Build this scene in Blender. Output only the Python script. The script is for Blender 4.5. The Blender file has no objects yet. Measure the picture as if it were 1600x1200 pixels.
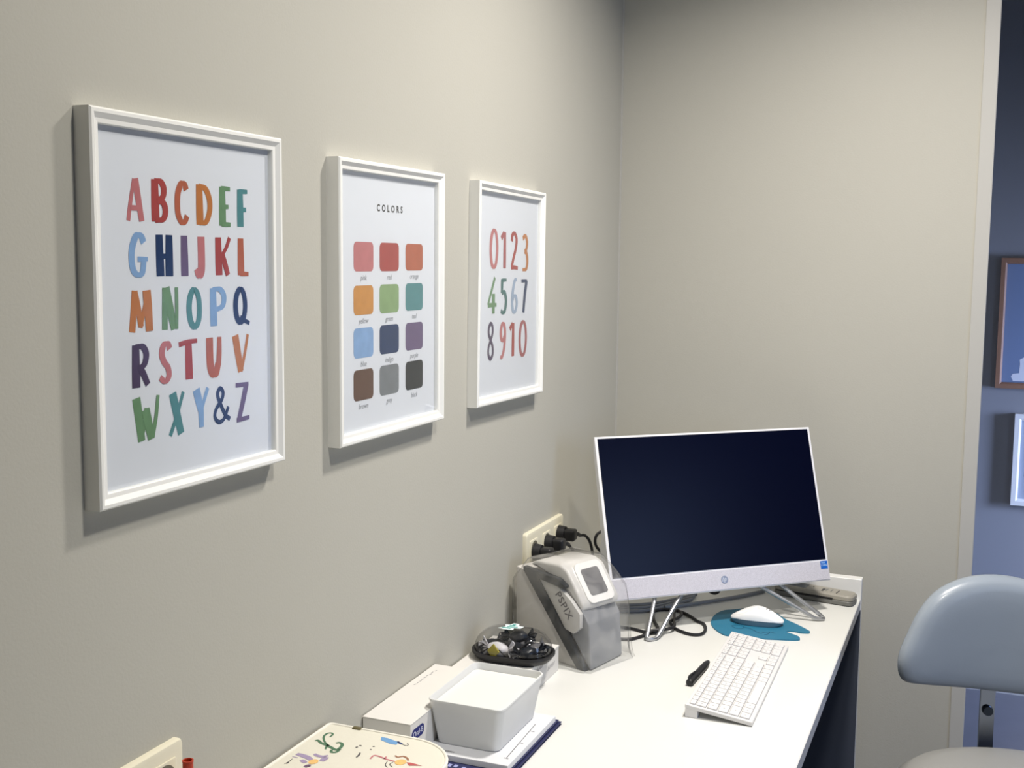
import bpy, bmesh, math, random
from mathutils import Vector, Matrix, Euler, noise
sc = bpy.context.scene
random.seed(7)
R = math.radians

# ------------------------------------------------------------------ camera
cam_data = bpy.data.cameras.new('camera')
cam_data.sensor_width = 36.0
cam_data.lens = 40.954
cam_data.clip_start = 0.02
cam = bpy.data.objects.new('camera', cam_data)
sc.collection.objects.link(cam)
_yaw, _pit, _rol = R(-22.0794), R(-6.1064), R(0.5505)
F = Vector((math.sin(_yaw)*math.cos(_pit), math.cos(_yaw)*math.cos(_pit), math.sin(_pit)))
Rt = Vector((math.cos(_yaw), -math.sin(_yaw), 0)); Up = Rt.cross(F)
r_ = math.cos(_rol)*Rt + math.sin(_rol)*Up; u_ = -math.sin(_rol)*Rt + math.cos(_rol)*Up
M = Matrix.Identity(4)
for i in range(3):
    M[i][0] = r_[i]; M[i][1] = u_[i]; M[i][2] = -F[i]
M.translation = Vector((0.8702, -0.0039, 1.5256))
cam.matrix_world = M
sc.camera = cam

# ------------------------------------------------------------------ world, exposure
sc.view_settings.view_transform = 'Standard'
sc.view_settings.look = 'None'
sc.view_settings.gamma = 1.0
sc.view_settings.use_curve_mapping = False
sc.view_settings.exposure = 0.0
w = bpy.data.worlds.new('world'); sc.world = w; w.use_nodes = True
w.node_tree.nodes['Background'].inputs[0].default_value = (0.55, 0.65, 0.85, 1)
w.node_tree.nodes['Background'].inputs[1].default_value = 0.3

# ------------------------------------------------------------------ lights
def area(name, loc, target, size, power, col, shape='DISK', size_y=None, spread=180):
    l = bpy.data.lights.new(name, 'AREA'); l.shape = shape; l.size = size
    if size_y: l.size_y = size_y
    l.energy = power; l.color = col; l.spread = R(spread)
    o = bpy.data.objects.new(name, l); sc.collection.objects.link(o)
    o.location = loc
    o.rotation_euler = (Vector(target)-Vector(loc)).to_track_quat('-Z', 'Y').to_euler()
    return o
area('light_ceiling_near', (0.98, 1.12, 2.585), (0.98, 1.12, 0), 0.17, 18.5, (1.0, 0.95, 0.86), spread=168)
area('light_ceiling_far', (0.75, 2.00, 2.585), (0.75, 2.00, 0), 0.17, 22, (1.0, 0.94, 0.87), spread=136)
area('light_added_blue', (3.17, 3.75, 0.95), (1.1, 4.4, 0.45), 0.8, 40, (0.48, 0.61, 1.0), 'RECTANGLE', 1.0, spread=75)  # added blue light for the lower far wall; its source is unseen
area('light_added_side_fill', (3.17, 1.2, 1.5), (0.9, 2.6, 0.8), 1.2, 9, (0.45, 0.62, 1.0), 'RECTANGLE', 1.3, spread=90)  # added blue fill cooling the stool and lower back wall; no source seen

# ------------------------------------------------------------------ materials
def srgb(r, g, b):
    f = lambda c: ((c/255)/12.92 if c/255 <= 0.04045 else (((c/255)+0.055)/1.055)**2.4)
    return (f(r), f(g), f(b), 1)
MATS = {}
def mat(name, col, rough=0.5, metal=0.0, spec=0.5, var=0.0, vscale=40, bump=0.0, bscale=200, coat=0.0, alpha=1.0, trans=0.0, ior=1.45, emis=None, es=0):
    if name in MATS: return MATS[name]
    m = bpy.data.materials.new(name); m.use_nodes = True
    nt = m.node_tree; b = nt.nodes['Principled BSDF']
    b.inputs['Base Color'].default_value = col
    b.inputs['Roughness'].default_value = rough
    b.inputs['Metallic'].default_value = metal
    b.inputs['Specular IOR Level'].default_value = spec
    b.inputs['Coat Weight'].default_value = coat
    b.inputs['Alpha'].default_value = alpha
    b.inputs['Transmission Weight'].default_value = trans
    b.inputs['IOR'].default_value = ior
    if emis: b.inputs['Emission Color'].default_value = emis; b.inputs['Emission Strength'].default_value = es
    tc = nt.nodes.new('ShaderNodeTexCoord')
    nz = nt.nodes.new('ShaderNodeTexNoise'); nz.inputs['Scale'].default_value = vscale; nz.inputs['Detail'].default_value = 4
    nt.links.new(tc.outputs['Object'], nz.inputs['Vector'])
    mx = nt.nodes.new('ShaderNodeMix'); mx.data_type = 'RGBA'
    k = max(var, 0.01)
    mx.inputs[6].default_value = tuple(max(0, c*(1-k)) for c in col[:3])+(1,)
    mx.inputs[7].default_value = tuple(min(1, c*(1+k)) for c in col[:3])+(1,)
    nt.links.new(nz.outputs['Fac'], mx.inputs[0]); nt.links.new(mx.outputs[2], b.inputs['Base Color'])
    if bump:
        n2 = nt.nodes.new('ShaderNodeTexNoise'); n2.inputs['Scale'].default_value = bscale; n2.inputs['Detail'].default_value = 3
        nt.links.new(tc.outputs['Object'], n2.inputs['Vector'])
        bp = nt.nodes.new('ShaderNodeBump'); bp.inputs['Strength'].default_value = bump; bp.inputs['Distance'].default_value = 0.002
        nt.links.new(n2.outputs['Fac'], bp.inputs['Height']); nt.links.new(bp.outputs['Normal'], b.inputs['Normal'])
    MATS[name] = m
    return m
def clear_mat(name, tint, refl=1.0, rough=0.02, ior=1.5, haze=0.0, hazecol=(0.8, 0.8, 0.8, 1)):
    """thin clear sheet: see-through, fresnel reflections, optional milky part"""
    m = bpy.data.materials.new(name); m.use_nodes = True; nt = m.node_tree; nt.nodes.clear()
    out = nt.nodes.new('ShaderNodeOutputMaterial')
    tr = nt.nodes.new('ShaderNodeBsdfTransparent'); tr.inputs[0].default_value = tint
    gl = nt.nodes.new('ShaderNodeBsdfGlossy'); gl.inputs['Roughness'].default_value = rough
    gl.inputs[0].default_value = (refl, refl, refl, 1)
    lw = nt.nodes.new('ShaderNodeLayerWeight'); lw.inputs[0].default_value = 0.5
    pw = nt.nodes.new('ShaderNodeMath'); pw.operation = 'POWER'; pw.inputs[1].default_value = 5.0
    fr = nt.nodes.new('ShaderNodeMapRange'); f0 = ((ior-1)/(ior+1))**2; fr.inputs[3].default_value = f0; fr.inputs[4].default_value = 1.0
    nt.links.new(lw.outputs['Facing'], pw.inputs[0]); nt.links.new(pw.outputs[0], fr.inputs[0])
    mx = nt.nodes.new('ShaderNodeMixShader')
    nt.links.new(fr.outputs[0], mx.inputs[0])
    if haze:
        df = nt.nodes.new('ShaderNodeBsdfDiffuse'); df.inputs[0].default_value = hazecol
        m2 = nt.nodes.new('ShaderNodeMixShader'); m2.inputs[0].default_value = haze
        tc = nt.nodes.new('ShaderNodeTexCoord'); nz = nt.nodes.new('ShaderNodeTexNoise'); nz.inputs['Scale'].default_value = 16; nz.inputs['Distortion'].default_value = 1.2
        mr = nt.nodes.new('ShaderNodeMapRange'); mr.inputs[1].default_value = 0.35; mr.inputs[2].default_value = 0.75; mr.inputs[3].default_value = haze*0.3; mr.inputs[4].default_value = min(1, haze*2.6)
        nt.links.new(tc.outputs['Object'], nz.inputs[0]); nt.links.new(nz.outputs[0], mr.inputs[0]); nt.links.new(mr.outputs[0], m2.inputs[0])
        nt.links.new(tr.outputs[0], m2.inputs[1]); nt.links.new(df.outputs[0], m2.inputs[2])
        nt.links.new(m2.outputs[0], mx.inputs[1])
    else:
        nt.links.new(tr.outputs[0], mx.inputs[1])
    nt.links.new(gl.outputs[0], mx.inputs[2]); nt.links.new(mx.outputs[0], out.inputs[0])
    MATS[name] = m
    return m

WALL = mat('wall_paint', (0.455, 0.445, 0.395, 1), 0.62, var=0.02, vscale=3, bump=0.12, bscale=260, spec=0.35)
WALLB = mat('wall_paint_blue_grey', (0.28, 0.285, 0.30, 1), 0.55, var=0.03, vscale=3, bump=0.1)
TRIM = mat('trim_paint', (0.47, 0.465, 0.44, 1), 0.5, bump=0.05)
CEIL = mat('ceiling_paint', (0.70, 0.70, 0.68, 1), 0.8)
WALLR = mat('wall_paint_slate', (0.16, 0.17, 0.19, 1), 0.7)
FLOOR = mat('floor_vinyl', (0.16, 0.16, 0.18, 1), 0.45, var=0.08, vscale=12)
WHITE = mat('white_lacquer', (0.82, 0.82, 0.80, 1), 0.35, coat=0.15)
DESKM = mat('desk_laminate', (0.70, 0.705, 0.68, 1), 0.32, var=0.012, vscale=6, bump=0.04, bscale=500)
DESKE = mat('desk_edge_band', (0.50, 0.51, 0.54, 1), 0.45)
FRAMEW = mat('frame_white', (0.84, 0.84, 0.81, 1), 0.32, coat=0.2)
FRAMEB = mat('frame_backing', (0.10, 0.09, 0.08, 1), 0.7)
PAPER = mat('poster_paper', (0.72, 0.745, 0.80, 1), 0.75, var=0.01)
GLASS = clear_mat('picture_glass', (0.985, 0.99, 0.99, 1), 0.95, 0.015, 1.5)
DOME = clear_mat('clear_plastic', (0.80, 0.80, 0.80, 1), 0.9, 0.05, 1.5)
BAG = clear_mat('bag_plastic', (0.96, 0.96, 0.96, 1), 0.5, 0.20, 1.35, haze=0.10, hazecol=(0.74, 0.73, 0.70, 1))
BLACK = mat('black_plastic', (0.012, 0.012, 0.014, 1), 0.4)
CABLE = mat('black_cable', (0.012, 0.012, 0.015, 1), 0.45)
CABLEG = mat('grey_cable', (0.22, 0.23, 0.24, 1), 0.5)
CREAM = mat('cream_plastic', (0.74, 0.70, 0.55, 1), 0.35)
CREAMD = mat('cream_plastic_recess', (0.60, 0.57, 0.45, 1), 0.4)
STEEL = mat('satin_steel', (0.46, 0.47, 0.49, 1), 0.42, metal=1.0)
CHROME = mat('chrome', (0.34, 0.38, 0.46, 1), 0.14, metal=1.0)
PLW = mat('white_plastic', (0.82, 0.83, 0.85, 1), 0.38)
KEYW = mat('key_white', (0.68, 0.67, 0.665, 1), 0.5)
KEYB = mat('keyboard_body', (0.66, 0.65, 0.645, 1), 0.45)
LEGEND = mat('key_legend', (0.42, 0.42, 0.43, 1), 0.6)

# ------------------------------------------------------------------ mesh helpers
def new_bm(): return bmesh.new()
def obj(name, bm, m, parent=None, smooth=False, loc=None, angle=35):
    """links bm as ONE object; its vertices are local to the parent"""
    bmesh.ops.recalc_face_normals(bm, faces=bm.faces[:])
    me = bpy.data.meshes.new(name); bm.to_mesh(me); bm.free()
    for mm in (m if isinstance(m, (list, tuple)) else [m]): me.materials.append(mm)
    if smooth:
        me.polygons.foreach_set('use_smooth', [True]*len(me.polygons))
        if angle: me.set_sharp_from_angle(angle=R(angle))
    o = bpy.data.objects.new(name, me); sc.collection.objects.link(o)
    if parent is not None: o.parent = parent
    if loc is not None: o.location = loc
    return o
def thing(name, label, cat, loc=(0, 0, 0), rz=0.0, group=None, mtx=None):
    o = bpy.data.objects.new(name, None); sc.collection.objects.link(o)
    o.empty_display_size = 0.05
    if mtx is not None: o.matrix_world = mtx
    else: o.location = loc; o.rotation_euler = (0, 0, rz)
    tag(o, label, cat, group); return o
def tag(o, label, cat, group=None):
    o['label'] = label; o['category'] = cat
    if group: o['group'] = group
    return o
def struct(name, bm, m, **k):
    o = obj(name, bm, m, **k); o['kind'] = 'structure'; return o
def box(bm, x0, x1, y0, y1, z0, z1, bev=0.0, seg=2, mi=0):
    g = bmesh.ops.create_cube(bm, size=1.0)
    vs = g['verts']
    for v in vs:
        v.co = Vector(((x0+x1)/2+v.co.x*(x1-x0), (y0+y1)/2+v.co.y*(y1-y0), (z0+z1)/2+v.co.z*(z1-z0)))
    fs = list({f for v in vs for f in v.link_faces}); es = list({e for v in vs for e in v.link_edges})
    for f in fs: f.material_index = mi
    if bev > 0:
        r = bmesh.ops.bevel(bm, geom=es, offset=bev, segments=seg, affect='EDGES', profile=0.5)
        for f in r['faces']: f.material_index = mi
def prism(bm, pts, axis, a, b, bev=0.0, seg=2, mi=0):
    """extrude a polygon of 2-D points along axis 0/1/2 from a to b"""
    def P(q, h):
        c = [0, 0, 0]; i, j = [k for k in range(3) if k != axis]
        c[i], c[j], c[axis] = q[0], q[1], h; return c
    v0 = [bm.verts.new(P(q, a)) for q in pts]; v1 = [bm.verts.new(P(q, b)) for q in pts]
    n = len(pts); fs = [bm.faces.new(v0), bm.faces.new(v1)]
    for i in range(n): fs.append(bm.faces.new((v0[i], v0[(i+1) % n], v1[(i+1) % n], v1[i])))
    for f in fs: f.material_index = mi
    if bev > 0:
        bmesh.ops.bevel(bm, geom=list({e for f in fs for e in f.edges}), offset=bev, segments=seg, affect='EDGES', profile=0.5, clamp_overlap=True)
def rrect(x0, x1, y0, y1, r, n=5):
    out = []
    for cx, cy, a in ((x1-r, y1-r, 0), (x0+r, y1-r, 90), (x0+r, y0+r, 180), (x1-r, y0+r, 270)):
        for k in range(n+1):
            t = R(a+90*k/n); out.append((cx+r*math.cos(t), cy+r*math.sin(t)))
    return out
def loft(bm, rings, cap0=True, cap1=True, mi=0):
    vs = [[bm.verts.new(p) for p in rg] for rg in rings]; n = len(vs[0])
    for a, b in zip(vs[:-1], vs[1:]):
        for i in range(n):
            f = bm.faces.new((a[i], a[(i+1) % n], b[(i+1) % n], b[i])); f.material_index = mi
    if cap0: bm.faces.new(vs[0][::-1]).material_index = mi
    if cap1: bm.faces.new(vs[-1]).material_index = mi
def catmull(pts, sub=6, closed=False):
    P = [Vector(p) for p in pts]; n = len(P); out = []
    if n < 3: return P
    rng = range(n if closed else n-1)
    for i in rng:
        p1, p2 = P[i], P[(i+1) % n]
        p0 = P[(i-1) % n] if (closed or i > 0) else p1*2-p2
        p3 = P[(i+2) % n] if (closed or i+2 < n) else p2*2-p1
        for k in range(sub):
            t = k/sub
            out.append(0.5*((2*p1)+(p2-p0)*t+(2*p0-5*p1+4*p2-p3)*t*t+(-p0+3*p1-3*p2+p3)*t**3))
    if not closed: out.append(P[-1])
    return out
def tube(bm, pts, r, n=8, closed=False, mi=0):
    P = [Vector(p) for p in pts]; N = len(P); rings = []
    up = Vector((0, 0, 1)); prev = None
    for i in range(N):
        a = P[(i-1) % N] if (closed or i > 0) else P[i]; b = P[(i+1) % N] if (closed or i < N-1) else P[i]
        t = (b-a).normalized()
        if prev is None:
            s = t.cross(up)
            if s.length < 1e-3: s = t.cross(Vector((1, 0, 0)))
        else:
            s = prev-t*prev.dot(t)
        s.normalize(); prev = s; q = t.cross(s)
        rr = r(i/(N-1)) if callable(r) else r
        rings.append([bm.verts.new(P[i]+(s*math.cos(2*math.pi*k/n)+q*math.sin(2*math.pi*k/n))*rr) for k in range(n)])
    m = N if closed else N-1
    for i in range(m):
        A, B = rings[i], rings[(i+1) % N]
        for k in range(n): bm.faces.new((A[k], A[(k+1) % n], B[(k+1) % n], B[k])).material_index = mi
    if not closed: bm.faces.new(rings[0][::-1]).material_index = mi; bm.faces.new(rings[-1]).material_index = mi
def cyl(bm, c, axis, r0, r1, h, n=24, bev=0, mi=0):
    ax = Vector(axis).normalized(); s = ax.orthogonal().normalized(); q = ax.cross(s); c = Vector(c)
    loft(bm, [[c+(s*math.cos(2*math.pi*k/n)+q*math.sin(2*math.pi*k/n))*r0 for k in range(n)],
              [c+ax*h+(s*math.cos(2*math.pi*k/n)+q*math.sin(2*math.pi*k/n))*r1 for k in range(n)]], mi=mi)
def text_bm(s, size, bm=None, place=lambda x, y: (x, y, 0), spacing=1.0, mi=0, narrow=1.0, bold=0.0):
    """built-in lettering turned into mesh faces; place maps its 2-D plane into the part"""
    cu = bpy.data.curves.new('t', 'FONT'); cu.body = s; cu.size = size; cu.space_character = spacing
    cu.align_x = 'CENTER'; cu.align_y = 'CENTER'; cu.resolution_u = 3; cu.offset = bold
    o = bpy.data.objects.new('t', cu); sc.collection.objects.link(o)
    me = bpy.data.meshes.new_from_object(o)
    bpy.data.objects.remove(o); bpy.data.curves.remove(cu)
    bm = bm or new_bm(); vs = [bm.verts.new(place(v.co.x*narrow, v.co.y)) for v in me.vertices]
    for p in me.polygons:
        try: bm.faces.new([vs[i] for i in p.vertices]).material_index = mi
        except ValueError: pass
    bpy.data.meshes.remove(me)
    return bm
def ribbon(bm, pts, wfun, place, mi=0, layered=False):
    """flat brush stroke through 2-D points"""
    P = [Vector((p[0], p[1])) for p in pts]; N = len(P); L, Rr = [], []
    cl = layered and (P[0]-P[-1]).length < 1e-6
    for i in range(N):
        a = P[max(i-1, 0)]; b = P[min(i+1, N-1)]
        if cl and i in (0, N-1): a, b = P[-2], P[1]
        t = (b-a)
        if t.length < 1e-9: t = Vector((1, 0))
        t.normalize(); nn = Vector((-t.y, t.x)); wd = wfun(i/(N-1), t)/2
        ex = (i*4e-6,) if layered else ()
        L.append(bm.verts.new(place(*(P[i]+nn*wd), *ex))); Rr.append(bm.verts.new(place(*(P[i]-nn*wd), *ex)))
    for i in range(N-1):
        bm.faces.new((L[i], Rr[i], Rr[i+1], L[i+1])).material_index = mi
def disc(bm, c, rx, ry, place, mi=0, n=24):
    bm.faces.new([bm.verts.new(place(c[0]+rx*math.cos(2*math.pi*k/n), c[1]+ry*math.sin(2*math.pi*k/n))) for k in range(n)]).material_index = mi
def frame_mtx(o, x, y, z):
    m = Matrix.Identity(4)
    for i in range(3): m[i][0] = x[i]; m[i][1] = y[i]; m[i][2] = z[i]; m[i][3] = o[i]
    return m

# ------------------------------------------------------------------ the room
YB, XE, YF, XR, YN, H = 2.854, 0.870, 4.40, 3.20, -1.60, 2.60
def slab(name, a, m, bev=0): bm = new_bm(); box(bm, *a, bev=bev); return struct(name, bm, m)
slab('floor', (-0.12, XR+0.12, YN-0.12, YF+0.12, -0.1, 0), FLOOR)
slab('ceiling', (-0.12, XR+0.12, YN-0.12, YF+0.12, H, H+0.1), CEIL)
slab('wall_left', (-0.12, 0, YN, YB, 0, H), WALL)
slab('wall_back', (-0.12, XE-0.032, YB, YB+0.12, 0, H), WALL)
slab('wall_far', (-0.12, XR+0.12, YF, YF+0.12, 0, H), WALLB)
slab('wall_right', (XR, XR+0.12, YN, YF, 0, H), WALLR)
slab('wall_near', (-0.12, XR+0.12, YN-0.12, YN, 0, H), WALLR)
slab('wall_far_left', (-0.12, 0.0, YB+0.12, YF, 0, H), WALLB)
slab('trim_wall_end', (XE-0.032, XE, YB-0.004, YB+0.124, 0, H), TRIM, 0.002)
slab('baseboard_far', (0, XR, YF-0.012, YF, 0, 0.07), TRIM)
# thin bead of sealant down the corner and along the trim
bm = new_bm(); box(bm, 0, 0.003, YB-0.003, YB, 0, H); struct('trim_corner', bm, TRIM)

# ------------------------------------------------------------------ framed posters
LET = {  # strokes in a unit box; H = heavy, M = medium, L = light
 'A': [('S', [(.06, 0), (.22, .45), (.44, .97)]), ('M', [(.52, .98), (.70, .5), (.90, 0)]), ('L', [(.22, .30), (.80, .30)])],
 'B': [('H', [(.2, 0), (.18, 1)]), ('M', [(.2, .97), (.6, .95), (.8, .8), (.72, .6), (.35, .5)]), ('M', [(.35, .5), (.75, .45), (.88, .25), (.7, .07), (.2, .03)])],
 'C': [('M', [(.88, .82), (.75, .95), (.5, .95), (.27, .75), (.2, .5), (.25, .22), (.5, .04), (.75, .07), (.9, .2)])],
 'D': [('H', [(.2, 0), (.18, 1)]), ('M', [(.2, .96), (.6, .9), (.84, .65), (.84, .35), (.6, .08), (.2, .04)])],
 'E': [('H', [(.25, 0), (.25, 1)]), ('L', [(.25, .96), (.95, .96)]), ('L', [(.25, .48), (.8, .5)]), ('L', [(.25, .04), (.95, .04)])],
 'F': [('H', [(.27, 0), (.25, 1)]), ('L', [(.25, .95), (.98, .96)]), ('L', [(.25, .46), (.85, .47)])],
 'G': [('M', [(.88, .8), (.72, .95), (.45, .95), (.22, .7), (.16, .42), (.25, .15), (.5, .04), (.76, .1), (.86, .4)]), ('L', [(.5, .41), (1., .41)])],
 'H': [('H', [(.2, 0), (.16, 1)]), ('H', [(.8, 0), (.82, 1)]), ('L', [(.2, .47), (.8, .5)])],
 'I': [('H', [(.52, 0), (.5, 1)])],
 'J': [('H', [(.78, 1), (.8, .3), (.66, .08), (.4, .04), (.12, .2)])],
 'K': [('H', [(.2, 0), (.16, 1)]), ('L', [(.92, 1), (.7, .72), (.3, .42)]), ('M', [(.45, .55), (.65, .3), (.85, 0)])],
 'L': [('H', [(.26, 0), (.26, 1)]), ('L', [(.26, .04), (1., .03)])],
 'M': [('M', [(.08, 0), (.16, .5), (.22, 1)]), ('M', [(.22, .98), (.38, .5), (.48, .12)]), ('L', [(.46, .1), (.6, .5), (.78, .97)]), ('H', [(.78, 1), (.84, .5), (.88, 0)])],
 'N': [('M', [(.1, 0), (.14, 1)]), ('H', [(.18, 1), (.5, .45), (.78, 0)]), ('L', [(.86, 1), (.86, .5), (.84, 0)])],
 'O': [('M', [(.5, .97), (.25, .8), (.16, .5), (.25, .18), (.5, .03), (.76, .18), (.84, .5), (.76, .82), (.5, .97)])],
 'P': [('H', [(.2, 0), (.18, 1)]), ('M', [(.18, .96), (.6, .96), (.84, .78), (.74, .52), (.3, .42)])],
 'Q': [('M', [(.48, .97), (.24, .8), (.16, .5), (.24, .2), (.46, .06), (.68, .2), (.78, .5), (.7, .82), (.48, .97)]), ('L', [(.45, .2), (.7, .1), (.98, .02)])],
 'R': [('H', [(.18, 0), (.2, 1)]), ('M', [(.2, .96), (.6, .95), (.8, .78), (.7, .55), (.4, .44)]), ('M', [(.45, .46), (.65, .28), (.86, .04)])],
 'S': [('M', [(.88, .82), (.74, .95), (.45, .92), (.3, .72), (.45, .52), (.72, .36), (.78, .16), (.5, .03), (.14, .14)])],
 'T': [('H', [(.54, 0), (.52, 1)]), ('L', [(.02, .9), (.5, .95), (.98, .96)])],
 'U': [('H', [(.18, 1), (.2, .35), (.34, .08), (.6, .05), (.78, .3)]), ('M', [(.78, .25), (.84, .6), (.86, 1)])],
 'V': [('H', [(.16, 1), (.34, .5), (.52, .03)]), ('L', [(.52, .03), (.74, .5), (.92, 1)])],
 'W': [('H', [(.14, 1), (.24, .5), (.32, .02)]), ('L', [(.32, .03), (.46, .4), (.52, .75)]), ('H', [(.5, .72), (.62, .35), (.72, .03)]), ('L', [(.72, .05), (.86, .5), (.95, 1)])],
 'X': [('H', [(.2, 1), (.5, .5), (.82, 0)]), ('L', [(.1, 0), (.5, .45), (.9, 1)])],
 'Y': [('H', [(.16, 1), (.34, .7), (.5, .45)]), ('L', [(.92, 1), (.7, .7), (.5, .4)]), ('M', [(.5, .5), (.52, 0)])],
 'Z': [('L', [(.06, .96), (.95, .95)]), ('M', [(.86, .95), (.55, .5), (.2, .05)]), ('L', [(.1, .04), (.98, .06)])],
 '&': [('L', [(.95, .06), (.7, .2), (.42, .55), (.28, .82), (.42, .97), (.58, .85), (.5, .65), (.2, .42), (.12, .2), (.32, .04), (.6, .1), (.86, .42)])],
 '0': [('M', [(.5, .98), (.25, .85), (.14, .5), (.25, .14), (.5, .02), (.75, .14), (.86, .5), (.75, .86), (.5, .98)])],
 '1': [('M', [(.06, .8), (.5, .97)]), ('H', [(.62, 0), (.6, .98)])],
 '2': [('M', [(.12, .76), (.22, .93), (.5, .98), (.78, .84), (.72, .6), (.4, .3), (.14, .04)]), ('L', [(.14, .03), (.5, .04), (.95, .02)])],
 '3': [('M', [(.1, .9), (.5, .98), (.8, .82), (.7, .62), (.4, .55)]), ('M', [(.4, .55), (.75, .48), (.88, .26), (.7, .06), (.1, .03)])],
 '4': [('L', [(.78, 1), (.4, .6), (.06, .24)]), ('L', [(.06, .23), (.5, .24), (.98, .24)]), ('H', [(.68, .55), (.68, 0)])],
 '5': [('M', [(.24, .94), (.92, .95)]), ('M', [(.24, .98), (.2, .58)]), ('M', [(.2, .58), (.6, .6), (.86, .38), (.72, .1), (.4, .02), (.08, .08)])],
 '6': [('M', [(.82, .96), (.5, .92), (.24, .62), (.16, .3), (.3, .06), (.6, .04), (.84, .24), (.7, .46), (.4, .48), (.2, .36)])],
 '7': [('M', [(.06, .94), (.92, .95)]), ('H', [(.86, .96), (.6, .5), (.42, 0)])],
 '8': [('L', [(.5, .97), (.24, .86), (.22, .7), (.5, .52), (.8, .34), (.82, .14), (.5, .02), (.2, .14), (.22, .34), (.5, .52), (.76, .7), (.76, .88), (.5, .97)])],
 '9': [('M', [(.78, .6), (.56, .5), (.26, .56), (.18, .78), (.42, .96), (.74, .9), (.86, .62), (.72, .26), (.4, .04), (.12, .04)])],
}
INK = {'pink': (200, 108, 112), 'red': (182, 62, 60), 'rust': (192, 92, 62), 'orange': (204, 116, 50), 'green': (104, 150, 104), 'teal': (72, 140, 146),
       'sky': (122, 166, 220), 'navy': (22, 52, 104), 'violet': (104, 84, 128), 'plum': (76, 60, 96), 'gold': (216, 140, 54), 'brown': (100, 66, 52), 'grey': (118, 124, 130),
       'black': (34, 40, 48), 'rose': (176, 78, 84), 'leaf': (134, 170, 110), 'sea': (54, 112, 112), 'mist': (150, 172, 202)}
def ink(n):
    c = INK[n]; g = sum(c)/3; c = [0.96*(0.80*v+0.20*g)+4 for v in c]
    return mat('ink_'+n, srgb(*c), 0.8, var=0.16, vscale=60, spec=0.2)
def letters(bm, table, place, thick, mid, thin, hk):
    mats = []
    for ch, x0, x1, z0, z1, c in table:
        m = ink(c)
        if m not in mats: mats.append(m)
        mi = mats.index(m)
        for s_i, (k, pts) in enumerate(LET[ch]):
            wv = {'H': thick, 'M': mid, 'L': thin, 'S': mid*0.62}[k]
            ins = wv*0.42 if ch not in 'I1' else 0
            a, b = x0+ins, x1-ins; lo, hi = z0+thin*0.4, z1-thin*0.4
            q = [(a+(b-a)*p[0] if k != 'L' or ch in '&8O' else x0+(x1-x0)*(.04+.92*p[0]), lo+(hi-lo)*p[1]) for p in pts]
            loop = len(q) > 3 and q[0] == q[-1]
            q = [tuple(v) for v in (catmull([(x, z, 0) for x, z in q[:-1]], 7, True) if loop else catmull([(x, z, 0) for x, z in q], 7))]
            if loop: q.append(q[0])
            if len(q) == 2:
                q = [tuple(Vector(q[0]).lerp(Vector(q[1]), t/6)) for t in range(7)]
            hh = 0.95 if k == 'L' else hk
            wf = lambda t, d, wv=wv, hh=hh: (hh*wv+(1-hh)*wv*abs(d.y)**0.8)*(0.94+0.08*math.sin(3*t+1))
            off = 0.00008*s_i
            ribbon(bm, q, wf, lambda y, z, e=0.0, off=off: place(y, z, off+e), mi, True)
    return mats
DF = 0.022
def poster(y0, y1, z0, z1, label, rot=0.0):
    """white moulding with backing, glass and print; local x out of the wall, y along it"""
    cy, cz = (y0+y1)/2, (z0+z1)/2; W, Hh = y1-y0, z1-z0
    t = thing('picture_frame', label, 'framed poster', (0, cy, cz), group='white framed posters on the wall')
    a, b, bw = W/2, Hh/2, 0.0165
    prof = [(0.0, 0.0), (DF-0.002, 0.0), (DF, 0.002), (DF, 0.0055), (DF-0.004, 0.011), (DF-0.0045, bw-0.001), (DF-0.006, bw), (0.002, bw)]
    bm = new_bm(); cr = []
    for sx, sz in ((-1, -1), (1, -1), (1, 1), (-1, 1)):
        cr.append([bm.verts.new((x, sx*(a-i), sz*(b-i))) for x, i in prof])
    n = len(prof)
    for k in range(4):
        A, B = cr[k], cr[(k+1) % 4]
        for i in range(n): bm.faces.new((A[i], A[(i+1) % n], B[(i+1) % n], B[i]))
    fr = obj('moulding', bm, FRAMEW, t)
    fr.rotation_euler = (rot, 0, 0)
    bm = new_bm(); box(bm, 0.004, 0.0085, -a+0.012, a-0.012, -b+0.012, b-0.012); obj('backing_board', bm, FRAMEB, t).rotation_euler = (rot, 0, 0)
    bm = new_bm(); box(bm, 0.0088, 0.0102, -a+0.014, a-0.014, -b+0.014, b-0.014); pr = obj('poster_print', bm, PAPER, t); pr.rotation_euler = (rot, 0, 0)
    bm = new_bm(); box(bm, 0.0135, 0.0150, -a+0.0135, a-0.0135, -b+0.0135, b-0.0135); obj('glass_pane', bm, GLASS, t).rotation_euler = (rot, 0, 0)
    place = lambda y, z, off=0.0: (0.0104+off, y-cy, z-cz)
    return t, pr, place
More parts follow.
